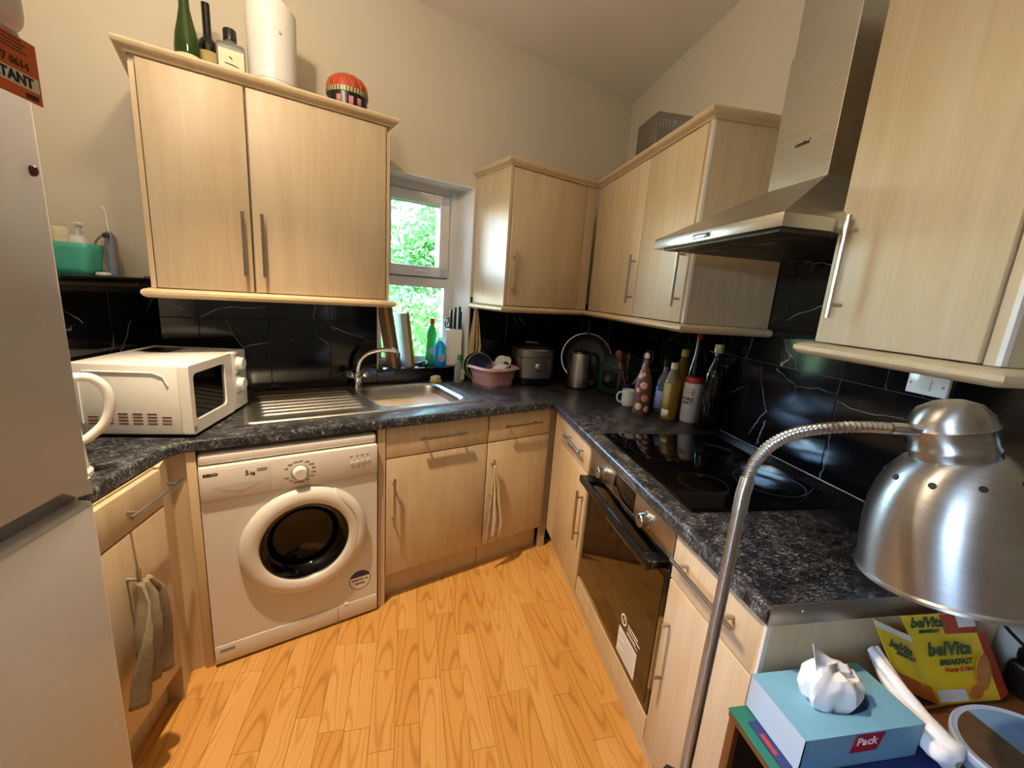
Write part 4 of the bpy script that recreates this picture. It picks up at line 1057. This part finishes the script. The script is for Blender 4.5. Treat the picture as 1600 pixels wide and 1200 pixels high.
plate('dinner_plate', 'dark blue plate with green rim standing in the pink basin', B(1.125, .095, 1.015), (N_*.93+E_*.25+ZV*.28), .083, 'navy_ceramic', 'green_rim')
plate('dinner_plate', 'second dark plate behind the green-rimmed one in the basin', B(1.13, .07, 1.015), (N_*.93+E_*.25+ZV*.25), .087, 'dark_green', 'green_rim')
plate('bowl', 'white bowl tipped on its side at the front of the pink basin', B(1.055, .165, 1.03), (-E_*.45-ZV*.6+N_*.35), .068, 'white_ceramic', None, .045, 'bowl')
plate('bowl', 'cream bowl resting on top of the dishes beside the rice cooker', B(1.0, .125, 1.06), (-E_*.6-ZV*.45-N_*.1), .058, 'white_ceramic', None, .045, 'bowl')
plate('side_plate', 'dark brown plate leaning at the right in the basin', B(.995, .185, 1.0), (N_*.75-E_*.45+ZV*.35), .055, 'grey_rubber', None)
# --- rice cooker
RC = (.765, .155)
t = thing('rice_cooker', 'steel and black rice cooker beside the pink basin', 'rice cooker', B(RC[0], RC[1], ZC))
RM = BF @ Matrix.Translation((RC[0], RC[1], ZC)) @ Matrix.Rotation(-.35, 4, 'Z') @ Matrix.Diagonal((1.07, 1.07, 1.05, 1))
lp = lambda pr: [(r, z) for r, z in pr]
MB(RM).lathe([(0, .004), (.112, .004), (.118, .01), (.120, .045), (0, .045)], n=44, expo=2.8, sy=.98).build('base', 'black_plastic', t)
MB(RM).lathe([(.119, .046), (.1215, .048), (.1215, .165), (.119, .168), (0, .168)], n=44, expo=2.8, sy=.98).build('body', 'cooker_steel', t)
MB(RM).lathe([(.118, .17), (.1215, .172), (.1215, .212), (.116, .219)], n=44, expo=2.8, sy=.98).build('collar', 'cooker_steel', t)
MB(RM).lathe([(.117, .214), (.1, .234), (.06, .243), (0, .245)], n=44, expo=2.8, sy=.98).build('lid', 'black_plastic', t)
k = MB(RM).lathe([(.027, 0), (.027, .003), (.0205, .004), (.0195, .016), (.016, .018), (0, .018)], (-.005, .1186, .115), (0, 1, 0), 28).build('dial', 'chrome', t)
MB(RM).box((-.03, -.02, .243), (.05, .0, .252), .003).build('lid_handle', 'cooker_steel', t)
for i in range(5): MB(RM).box((-.045+.02*i, .078, .2365-.003), (-.036+.02*i, .083, .2375), .0005).build('button', 'grey_plastic', t)
# --- steel kettle
KP = Vector((-.355, -.575, ZC))
t = thing('steel_kettle', 'brushed steel jug kettle with black handle on the worktop', 'kettle', KP)
MB().lathe([(0, 0), (.078, 0), (.078, .012), (0, .012)], KP, n=36).build('base', 'black_plastic', t)
MB().lathe([(.074, .013), (.075, .018), (.074, .05), (.070, .15), (.066, .205), (.064, .224), (.058, .226), (0, .224)], KP, n=40).build('body', 'steel', t)
MB().lathe([(0, .222), (.056, .222), (.05, .234), (.02, .240), (0, .241)], KP, n=30).build('lid', 'black_plastic', t)
hd_ = Vector((.93, -.35, 0)).normalized()
MB().tube(smooth_path([KP+hd_*.05+Vector((0, 0, .226)), KP+hd_*.085+Vector((0, 0, .222)), KP+hd_*.108+Vector((0, 0, .19)), KP+hd_*.108+Vector((0, 0, .10)), KP+hd_*.095+Vector((0, 0, .04)), KP+hd_*.072+Vector((0, 0, .025))], 4), .011, 10).build('handle', 'black_plastic', t)
MB().lathe([(.013, .18), (.02, .205), (.012, .222), (0, .222)], KP-hd_*.05, n=12).build('spout', 'steel', t)
# --- pan leaning in the corner
PC = Vector((-.255, -.40, 1.075)); pa = (Vector((-.3, -.9, .28))).normalized()
t = thing('frying_pan', 'black frying pan leaning in the corner behind the kettle', 'pan', (PC.x, PC.y, ZC))
MB().lathe([(0, 0), (.125, 0), (.135, .006), (.160, .042), (.163, .045), (.157, .042), (.13, .010), (.122, .006), (0, .005)], PC, pa, 48).build('dish', 'dark_rubber', t)
MB().lathe([(.160, .042), (.1645, .043), (.1645, .047), (.160, .047)], PC, pa, 48).build('rim', 'steel', t)
up = (ZV-pa*pa.z).normalized()
MB().tube([PC+pa*.04+up*.155, PC+pa*.05+up*.20, PC+pa*.055+up*.265], [.010, .012, .009], 10).build('handle', 'black_plastic', t)
# --- green appliance
GP = Vector((-.13, -.70, ZC)); GF = Matrix.Translation(GP) @ Matrix.Rotation(.35, 4, 'Z') @ Matrix.Diagonal((1.12, 1.12, 1.03, 1))
t = thing('air_fryer', 'dark green rounded cooker in the shade of the corner cabinets', 'cooker', GP)
MB(GF).lathe([(0, .006), (.088, .006), (.097, .02), (.100, .10), (.098, .16), (0, .16)], n=44, expo=5).build('body', 'dark_green', t)
MB(GF).lathe([(.097, .163), (.095, .19), (.075, .222), (.04, .236), (0, .238)], n=44, expo=4).build('lid', 'dark_green', t)
MB(GF).box((-.04, -.015, .238), (.04, .015, .252), .005).build('lid_handle', 'grey_rubber', t)
MB(GF).box((-.104, -.07, .05), (-.094, .03, .145), .012, 3).build('front_panel', 'black_plastic', t)
MB(GF).lathe([(.022, 0), (.02, .014), (0, .015)], (-.104, -.02, .098), (-1, 0, 0), 20).build('dial', 'steel_dull', t)
# --- mugs and bottles
def mug(name, label, p, r, h, mat, hd, inner='white_ceramic'):
    t = thing(name, label, 'mug', p)
    MB().lathe([(0, 0), (r*.86, 0), (r*.95, .004), (r, .02), (r, h), (r*.93, h), (r*.92, .008), (0, .008)], p, n=32).build('cup', mat, t)
    hd = Vector(hd).normalized()
    MB().tube(smooth_path([p+hd*r*.96+Vector((0, 0, h*.82)), p+hd*(r+.022)+Vector((0, 0, h*.80)), p+hd*(r+.03)+Vector((0, 0, h*.5)), p+hd*(r+.018)+Vector((0, 0, h*.25)), p+hd*r*.96+Vector((0, 0, h*.2))], 4), .005, 8).build('handle', mat, t); return t
mug('coffee_mug', 'white mug in front of the pink-spotted bottle', Vector((-.205, -.985, ZC)), .037, .088, 'white_ceramic', (-1, .05, 0))
up_ = Vector((-.165, -.875, ZC))
mug('utensil_mug', 'dark blue mug holding wooden and steel spoons', up_, .046, .105, 'navy_ceramic', (-1, -.3, 0))
for i, (dx, dy, L, mt, nm, lb) in enumerate(((-.035, .02, .235, 'spoon_wood', 'wooden_spoon', 'dark wooden spoon in the blue mug'), (.005, .03, .22, 'spoon_wood', 'wooden_spatula', 'brown wooden spatula in the blue mug behind the spoon'), (-.02, -.03, .16, 'chrome', 'ladle', 'shiny steel ladle in the blue mug'), (.05, -.01, .19, 'steel', 'slotted_spoon', 'steel slotted spoon leaning right in the blue mug'))):
    a = up_+Vector((-dx*.3, -dy*.3, .012)); b = up_+Vector((dx*1.5, dy*1.5, L)); k = thing(nm, lb, 'utensil', a)
    MB().tube([a, b], .0045, 8).build('stem', mt, k)
    ax = (b-a).normalized(); o = ax.orthogonal()
    HM = Matrix.Translation(b) @ ax.to_track_quat('Z', 'X').to_matrix().to_4x4()
    MB(HM).lathe([(0, -.012), (.012, -.004), (.019, .015), (.02, .03), (.014, .046), (0, .052)], n=18, sy=.35).build('bowl', mt, k)
def bottle(name, label, x, y, prof, mat, parts, n=28):
    p = Vector((x, y, ZC)); t = thing(name, label, 'bottle', p); MB().lathe(prof, p, n=n).build('body', mat, t)
    for nm, pr, mt in parts: MB().lathe(pr, p, n=n).build(nm, mt, t)
    return t, p
t, p = bottle('swing_top_bottle', 'pink spotted swing-top bottle in front of the other bottles', -.205, -1.13, [(0, 0), (.040, 0), (.042, .005), (.042, .15), (.036, .19), (.022, .23), (.013, .255), (.012, .285), (0, .285)], 'pink_juice', [('stopper', [(0, .285), (.013, .286), (.014, .30), (.009, .312), (0, .314)], 'white_ceramic'), ('collar', [(.0125, .262), (.0145, .262), (.0145, .27), (.0125, .27)], 'chrome')])
MB().tube(smooth_path([p+Vector((.012, -.01, .262)), p+Vector((.022, -.012, .28)), p+Vector((.02, -.006, .318)), p+Vector((0, .0, .32)), p+Vector((-.02, .0, .30)), p+Vector((-.016, .004, .266))], 4), .0016, 6).build('wire_bail', 'chrome', t)
for i, (a, z, r) in enumerate(((222, .04, .019), (262, .085, .019), (245, .15, .019), (210, .125, .013), (205, .195, .012), (232, .205, .010), (285, .03, .017))):
    rr_ = .042 if z < .15 else (.0415-.0002 if z < .16 else .042-(z-.155)*.34)
    def sp_(u, v): 
        aa = math.radians(a)+(r/rr_)*v*math.cos(2*PI*u); zz = z+r*v*math.sin(2*PI*u)
        rad = .0424 if zz < .15 else (.0424-(zz-.15)*.15 if zz < .19 else .0364-(zz-.19)*.35)
        return (p.x+rad*math.cos(aa), p.y+rad*math.sin(aa), p.z+zz)
    MB().grid(sp_, 24, 4, closeu=True).build('spot', 'peach_dot' if i % 2 else 'pink_light', t, solid=.0004)
t, p = bottle('spirit_bottle', 'clear spirit bottle with a blue and white label left of the mustard one', -.068, -1.09, [(0, 0), (.034, 0), (.036, .005), (.036, .16), (.028, .185), (.015, .21), (.013, .245), (0, .245)], 'clear_glass', [('cap', [(0, .245), (.0155, .24), (.0155, .278), (0, .28)], 'black_plastic')])
band(t, p, .0366, .02, .135, 'label_pale', 150, 300); band(t, p, .037, .115, .135, 'label_blue', 190, 285, 'label_stripe')
t, p = bottle('sauce_bottle', 'mustard-yellow squeeze bottle at the front of the bottle group', -.10, -1.215, [(0, 0), (.036, 0), (.0385, .006), (.0385, .185), (.032, .21), (.02, .235), (.016, .25), (0, .25)], 'mustard_liquid', [('neck', [(.0385, .186), (.0325, .211), (.0205, .236), (.0165, .25), (.015, .25)], 'clear_glass'), ('cap', [(0, .28), (.017, .28), (.018, .25), (0, .25)], 'cream_cap')])
band(t, p, .0391, .03, .18, 'label_tan', 165, 235); band(t, p, .0394, .012, .05, 'carton_white', 185, 240, 'barcode')
t, p = bottle('oil_bottle', 'clear oil bottle with a yellow cap behind the bottle group', .018, -1.105, [(0, 0), (.038, 0), (.04, .006), (.040, .2), (.036, .25), (.022, .285), (.017, .30), (0, .30)], 'oil_liquid', [('cap', [(0, .335), (.019, .335), (.020, .30), (0, .30)], 'yellow_cap')])
t, p = bottle('salt_canister', 'white table salt canister with a red lid beside the mustard bottle', -.016, -1.262, [(0, 0), (.036, 0), (.041, .008), (.041, .19), (.036, .20), (0, .20)], 'salt_white', [('lid', [(.034, .198), (.0415, .196), (.0415, .206), (.036, .222), (0, .224)], 'red_cap')])
FS = frame(Vector((.55, -.835, 0)), ZV, Vector((-.835, -.55, 0)))
def onsalt(dx, dz): 
    m_ = FS.copy(); m_.translation = p+Vector((-.835, -.55, 0))*.0418+Vector((.55, -.835, 0))*dx+Vector((0, 0, dz)); return m_
MB(onsalt(0, .152)).box((-.02, -.014, -.001), (.02, .014, .0006), .0004, 1).build('label_frame', 'ink_blue', t, 0)
MB(onsalt(0, .152)).box((-.018, -.012, .0), (.018, .012, .0012)).build('label_plate', 'carton_white', t, 0)
text('label_print', 'SAXA', .013, 'red_cap', t, onsalt(0, .147) @ Matrix.Translation((0, 0, .0014)), 'CENTER', .0004)
text('label_print', 'TABLE\nSALT', .019, 'ink_blue', t, onsalt(0, .113) @ Matrix.Translation((0, 0, .0006)), 'CENTER', .0006)
t, p = bottle('sauce_bottle', 'dark bottle with a red top behind the salt canister', .024, -1.195, [(0, 0), (.033, 0), (.035, .006), (.035, .22), (.027, .27), (.015, .32), (.012, .40), (0, .40)], 'dark_glass', [('cap', [(0, .435), (.0125, .435), (.0135, .40), (0, .40)], 'red_cap')])
band(t, p, .0356, .10, .20, 'leaf_label', 170, 330)
t, p = bottle('oil_bottle', 'tall black glass bottle with a cream cap at the right of the bottles', .008, -1.372, [(0, 0), (.042, 0), (.044, .006), (.044, .25), (.036, .285), (.018, .32), (.015, .355), (0, .355)], 'dark_glass', [('cap', [(0, .395), (.0185, .395), (.0195, .358), (0, .358)], 'cream_cap')])

# --- sockets on the right-hand tiles
def faceplate(y, z, label, w=.086, h=.052):
    t = thing('light_switch' if 'switch' in label else 'wall_socket', label, 'switch' if 'switch' in label else 'socket', (XR-.01, y, z-h/2))
    FX = RF @ Matrix.Translation((y, -XR+.0105, z))
    MB(FX).box((-w/2, 0, -h/2), (w/2, .012, h/2), .003).build('plate', 'white_ceramic', t)
    MB(FX).box((-.012, .011, -.015), (.012, .018, .015), .002).build('rocker', 'white_plastic', t)
    for q in (-1, 1): MB(FX).lathe([(.003, .012), (.003, .0135), (0, .0135)], (q*(w/2-.01), 0, .0), (0, 1, 0), 10).build('screw', 'steel_dull', t)
faceplate(-2.168, 1.30, 'white light switch on the tiles under the near wall cabinet', .098, .056)
faceplate(-2.225, 1.125, 'white socket on the tiles half hidden behind the lamp head', .09, .075)

# ================================================================== NEAR RIGHT: side table and things on it
ZTB = .703
t = thing('side_table', 'brown wooden open-fronted side table at the end of the right worktop', 'table', (-.32, -2.72, 0))
MB().box((-.665, -2.96, ZTB-.02), (.03, -2.483, ZTB), .002).build('table_top', 'table_wood', t)
for a, b in ((-2.503, -2.485), (-2.958, -2.94)): (MB().box((-.650, a, 0), (.03, b, ZTB-.021)).build('side_panel', 'table_inner_shade', t, 0), MB().box((-.663, a, 0), (-.6505, b, ZTB-.021), .001).build('front_edge', 'table_wood', t))
MB().box((.012, -2.94, .02), (.028, -2.503, ZTB-.021)).build('back_panel', 'table_inner_shade', t, 0)
MB().box((-.65, -2.94, .06), (.01, -2.503, .078)).build('shelf', 'table_inner_shade', t, 0)
tag(MB().box((-.672, -2.70, ZTB), (-.40, -2.487, ZTB+.005), .002).build('folder', 'folder_teal'), 'teal plastic folder lying on the side table', 'folder')
mg = thing('magazine', 'dark blue and red magazine under the tissue box', 'magazine', (-.5, -2.7, ZTB+.005))
MB().box((-.655, -2.90, ZTB+.0052), (-.35, -2.52, ZTB+.0092), .001).build('pages', 'magazine_blue', mg, 0)
for (a, b, c, d) in ((-.652, -2.58, -.645, -2.545), (-.56, -2.68, -.50, -2.64), (-.47, -2.70, -.42, -2.65)): MB().box((a, b, ZTB+.0091), (c, d, ZTB+.0097)).build('cover_print', 'carton_red', mg, 0)
TX0, TX1, TY0, TY1, TZ0, TZ1 = -.637, -.394, -2.612, -2.488, ZTB+.0095, .782
t = thing('tissue_box', 'blue cardboard tissue box on the side table', 'tissue box', ((TX0+TX1)/2, (TY0+TY1)/2, TZ0))
oval = [(-.510+.062*math.cos(2*PI*i/32), -2.548+.034*math.sin(2*PI*i/32)) for i in range(32)]
MB().prism([(TX0, TY0), (TX1, TY0), (TX1, TY1), (TX0, TY1)], TZ1-.0015, TZ1, holes=[oval]).build('top_panel', 'box_blue', t, 0)
MB().box((TX0, TY0, TZ0), (TX0+.0015, TY1, TZ1-.0016)).build('end_panel', 'box_blue_pale', t, 0)
MB().box((TX1-.0015, TY0, TZ0), (TX1, TY1, TZ1-.0016)).build('end_panel', 'box_blue_pale', t, 0)
fpn = MB().box((TX0, TY0, TZ0), (TX1, TY0+.0015, TZ1-.0016)).build('front_panel', 'box_blue', t, 0)
MB().box((TX0, TY1-.0015, TZ0), (TX1, TY1, TZ1-.0016)).box((TX0, TY0, TZ0), (TX1, TY1, TZ0+.001)).build('back_panel', 'box_blue', t, 0)
FP = frame((1, 0, 0), ZV, (0, -1, 0))
pk = MB(FP).prism([(-.543, .742), (-.488, .742), (-.478, TZ1-.003), (-.536, TZ1-.003)], -TY0, -TY0+.0008).build('red_flash', 'label_red', fpn, 0)
m_ = FP.copy(); m_.translation = Vector((-.5335, TY0-.001, .757)); text('flash_print', 'Pack', .0225, 'ink_white', pk, m_, bold=.0003)
def tri(x): return 4*abs((x/(2*PI)) % 1-.5)-1
def tis(u, v):
    a = 2*PI*u; pr = [(0, .62), (.2, .86), (.45, 1.05), (.75, 1.0), (.92, .72), (1, .06)]
    for (v0, f0), (v1, f1) in zip(pr, pr[1:]):
        if v <= v1: f = f0+(f1-f0)*(v-v0)/(v1-v0); break
    q = (abs(math.cos(a))**4+abs(math.sin(a))**4)**-.25
    fold = 1+.13*tri(5*a+1.3*v)+.07*tri(9*a-2.1*v+1)+.05*noise.noise(Vector((math.cos(a)*3, math.sin(a)*3, v*4)))
    z = .760+.083*(v if v < .92 else .92+(v-.92)*.4)+.010*math.cos(a-2.6)*v+.004*tri(4*a)*v
    return (-.526+.050*q*f*fold*math.cos(a)+.008*v, -2.549+.028*q*f*fold*math.sin(a)+.006*v, z)
o = MB().grid(tis, 60, 22, closeu=True)
o.grid(lambda u, v: (-.560+.068*u-.012*v*(1-u), -2.545+.012*v+.006*math.sin(5*u), .828+.006*u+(.052*(1-u)**1.6+.008)*v), 14, 6)
o = o.build('tissue', 'tissue', None, 24, solid=.001); tag(o, 'white tissue poking out of the blue tissue box', 'tissue')
rl = [(-.352, -2.482, .800), (-.356, -2.51, .785), (-.362, -2.55, .770), (-.366, -2.59, .752), (-.366, -2.625, .74), (-.358, -2.648, .735)]
def rol(u, v):
    x = v*(len(rl)-1); i = min(int(x), len(rl)-2); f = x-i; c = Vector(rl[i])*(1-f)+Vector(rl[i+1])*f
    a = 2*PI*u; r = (.014+.012*v)*(1+.2*math.sin(3*a+v*6)+.08*math.sin(7*a+v*11)); 
    if v > .93: r *= (1-(v-.93)/.07)*.7+.3
    return (c.x+r*math.cos(a), c.y, c.z+r*math.sin(a))
o = MB().grid(rol, 26, 26, closeu=True); o.prism([(0, 0), (1e-4, 0), (0, 1e-4)], .75, .7501, F=Matrix.Translation((-.358, -2.64, 0)))
tag(o.build('paper_towel', 'tissue', None, 60), 'crumpled white paper towel lying behind the tissue box', 'paper towel')
# tub
t = thing('ice_cream_tub', 'oval food tub with a printed blue and brown lid on the side table', 'tub', (-.225, -2.66, ZTB))
MB().lathe([(0, .001), (.085, .001), (.088, .006), (.098, .042), (0, .042)], (-.225, -2.655, ZTB), n=48, sx=1.08, sy=.82).build('body', 'box_blue_pale', t)
ld = MB().lathe([(.100, .034), (.104, .036), (.105, .046), (.102, .049), (.097, .0465), (0, .0465)], (-.225, -2.655, ZTB), n=48, sx=1.08, sy=.82).build('lid', 'label_pale', t)
el = lambda r: [(-.225+r*1.08*math.cos(2*PI*i/48), -2.655+r*.82*math.sin(2*PI*i/48)) for i in range(48)]
MB().prism(el(.093), ZTB+.0464, ZTB+.0472).build('lid_print', 'tub_blue', ld, 0)
MB().prism([q for q in el(.093) if q[0] < -.235]+[(-.215, -2.732), (-.235, -2.66), (-.225, -2.582)][:0], ZTB+.0471, ZTB+.0476).build('lid_picture', 'tub_brown', ld, 0)
# biscuit carton, opened flat and propped against the end panel
P0, P1, T0, T1 = Vector((-.226, -2.534, .708)), Vector((-.073, -2.540, .708)), Vector((-.290, -2.494, .842)), Vector((-.113, -2.494, .834))
def quadslab(pts, th=.0015):
    a, b, c, d = [Vector(q) for q in pts]; n_ = (b-a).cross(d-a).normalized()*th
    return MB().add([a, b, c, d, a-n_, b-n_, c-n_, d-n_], [(0, 1, 2, 3), (7, 6, 5, 4), (0, 4, 5, 1), (1, 5, 6, 2), (2, 6, 7, 3), (3, 7, 4, 0)])
t = thing('biscuit_carton', 'yellow and red biscuit carton opened and propped up behind the tub', 'carton', (-.17, -2.52, ZTB))
fr_ = quadslab([P0, P1, T1, T0]).build('front_panel', 'carton_yellow', t, 0)
R0, R1 = P1+Vector((.035, .008, .001)), T1+Vector((.028, .004, -.003))
quadslab([P1, R0, R1, T1]).build('side_panel', 'carton_red', t, 0)
O0, O1 = Vector((-.318, -2.522, .748)), Vector((-.392, -2.492, .888))
lf = quadslab([O0, P0, T0, O1]).build('left_panel', 'carton_yellow', t, 0)
F0, F1 = Vector((-.316, -2.486, .882)), Vector((-.130, -2.486, .878))
ft = quadslab([T0, T1, F1, F0]).build('top_flap', 'carton_yellow', t, 0)
def patch(A, Bv, Cv, D_, u0, u1, v0, v1, mat, parent, name, lift=.0006):
    f = lambda u, v: (A*(1-u)+Bv*u)*(1-v)+(D_*(1-u)+Cv*u)*v
    n_ = (Bv-A).cross(D_-A).normalized()*lift
    return quadslab([f(u0, v0)+n_, f(u1, v0)+n_, f(u1, v1)+n_, f(u0, v1)+n_], lift*.8).build(name, mat, parent, 0)
def pframe(A, Bv, D_, u, v, lift=.0012):
    x = (Bv-A).normalized(); n_ = x.cross(D_-A).normalized(); y = n_.cross(x)
    return frame(x, y, n_, A+(Bv-A)*u+(D_-A)*v+n_*lift)
patch(T0, T1, F1, F0, .52, 1, 0, 1, 'carton_red', ft, 'flap_red'); patch(T0, T1, F1, F0, .74, 1, .3, 1, 'carton_white', ft, 'flap_white', .001)
text('brand_print', 'belVita', .030, 'ink_green', ft, pframe(T0, T1, F0, .06, .42), bold=.0008); text('brand_print', 'BREAKFAST', .010, 'ink_green', ft, pframe(T0, T1, F0, .14, .12), bold=.0003)
text('brand_print', 'belVita', .038, 'ink_green', fr_, pframe(P0, P1, T0, .14, .70), bold=.0009)
text('brand_print', 'BREAKFAST', .0155, 'ink_green', fr_, pframe(P0, P1, T0, .26, .56), bold=.0005)
text('brand_print', 'Honey & Nut', .0125, 'carton_red', fr_, pframe(P0, P1, T0, .30, .46), bold=.0003)
x = (P1-P0).normalized(); n_ = x.cross(T0-P0).normalized(); y = n_.cross(x)
MB().lathe([(0, .0016), (.030, .0016), (.031, 0), (0, 0)], P0+(P1-P0)*.90+(T0-P0)*.42+n_*.0004, n_, 36, sx=.62, sy=1.2).build('biscuit_picture', 'biscuit', fr_)
MB().lathe([(0, .0015), (.016, .0015), (.016, 0), (0, 0)], P0+(P1-P0)*.66+(T0-P0)*.15+n_*.0004, n_, 24, sx=1.1, sy=.9).build('honey_picture', 'carton_orange', fr_)
patch(P0, P1, T1, T0, .05, .5, .03, .2, 'carton_white', fr_, 'nutrition_panel')
patch(O0, P0, T0, O1, 0, 1, 0, .26, 'carton_orange', lf, 'left_picture'); patch(O0, P0, T0, O1, 0, 1, .9, 1, 'carton_white', lf, 'left_edge')
text('brand_print', 'belVita', .021, 'ink_green', lf, pframe(O0, P0, O1, .14, .66), bold=.0006)
text('brand_print', 'BREAKFAST', .0095, 'ink_green', lf, pframe(O0, P0, O1, .28, .58), bold=.0003)
# adapter and cables at the far right
t = thing('power_adapter', 'black power adapter with cables behind the biscuit carton', 'adapter', (-.01, -2.53, ZTB))
MB().box((-.03, -2.56, ZTB+.002), (.05, -2.505, ZTB+.075), .014, 3).build('case', 'black_plastic', t)
MB().lathe([(.026, .0), (.028, .006), (.028, .018), (.02, .03), (0, .032)], (.008, -2.532, ZTB+.074), n=20).build('plug', 'black_plastic', t)
MB().tube(smooth_path([(.008, -2.53, ZTB+.09), (-.03, -2.50, ZTB+.13), (-.06, -2.49, ZTB+.165), (-.075, -2.482, ZTB+.20), (-.068, -2.478, ZTB+.24)], 5), .0035, 8).build('cable', 'cable_black', t)

# ================================================================== FLOOR LAMP
LB = Vector((-.838, -2.588, 0)); LT = Vector((-.812, -2.573, 1.205))
t = thing('floor_lamp', 'brushed steel gooseneck floor lamp in the right foreground', 'lamp', LB)
MB().lathe([(0, 0), (.115, 0), (.12, .006), (.116, .016), (.03, .024), (.014, .034), (0, .034)], LB, n=48).build('base', 'lamp_steel', t)
MB().tube([LB+Vector((0, 0, .03)), LB*.5+LT*.5, LT], .0088, 16).build('pole', 'lamp_steel', t)
MB().tube([LT-Vector((.0005, .0003, .03)), LT, Vector((-.8055, -2.569, 1.226))], .0098, 16).build('sleeve', 'lamp_steel', t)
gp = smooth_path([(-.812, -2.573, 1.205), (-.8055, -2.569, 1.228), (-.793, -2.564, 1.252), (-.769, -2.560, 1.274), (-.735, -2.560, 1.291), (-.690, -2.564, 1.301), (-.635, -2.570, 1.306), (-.585, -2.575, 1.306), (-.540, -2.58, 1.305)], 26)
MB().tube(gp, [.0078+.0011*math.sin(i*PI*.5) for i in range(len(gp))], 12).build('gooseneck', 'lamp_steel', t)
MB().tube([(-.590, -2.5745, 1.3062), (-.540, -2.58, 1.305)], .0092, 14).build('end_sleeve', 'chrome', t)
AX = Vector((.203, -.183, -.962)).normalized(); N0 = Vector((-.4944, -2.59, 1.3016))
MB().lathe([(0, -.053), (.02, -.051), (.036, -.043), (.046, -.028), (.0485, -.016), (.0505, -.013), (.0485, -.010), (.049, .012), (.0515, .016), (.0515, .02), (.049, .024), (.050, .032), (.046, .032)], N0, AX, 48).build('neck_cap', 'lamp_steel', t, 50)
shp = [(.050, .031), (.060, .036), (.076, .052), (.092, .075), (.106, .105), (.116, .14), (.123, .175), (.1275, .205), (.1315, .207), (.1325, .211), (.1295, .213), (.1255, .208), (.121, .175), (.114, .14), (.104, .105), (.090, .076), (.074, .053), (.05, .034)]
sd_ = MB().lathe(shp, N0, AX, 72).build('shade', 'lamp_steel', t, 40)
ref = Vector((1, 0, 0)); a_ = (ref-AX*ref.dot(AX)).normalized(); b_ = AX.cross(a_)
for k in range(10):
    an = 2*PI*k/10+.35; rd = a_*math.cos(an)+b_*math.sin(an)
    c_ = N0+AX*.0545+rd*.0785; nn = (rd*.72-AX*.69).normalized()
    MB().lathe([(0, .0004), (.0046, .0004), (.0046, -.001), (0, -.001)], c_, nn, 14).build('vent_hole', 'dark_rubber', sd_)
MB().lathe([(.012, .03), (.014, .05), (.03, .085), (.032, .105), (.022, .125), (0, .132)], N0, AX, 20).build('bulb', 'white_ceramic', t)
q = LB*.42+LT*.58
MB().tube([q+Vector((-.006, 0, .0)), q+Vector((-.03, .004, .012)), q+Vector((-.034, .004, .004))], .006, 8).build('cable_exit', 'cable_black', t)
MB().tube(smooth_path([q+Vector((-.03, .004, .012)), q+Vector((-.042, .004, -.03)), q+Vector((-.046, .004, -.2)), q+Vector((-.05, .01, -.5)), Vector((q.x-.05, q.y+.02, .01)), Vector((q.x+.1, q.y+.05, .006))], 5), .003, 8).build('power_cable', 'cable_black', t)

for o in bpy.data.objects:
    if '_org' in o: del o['_org']
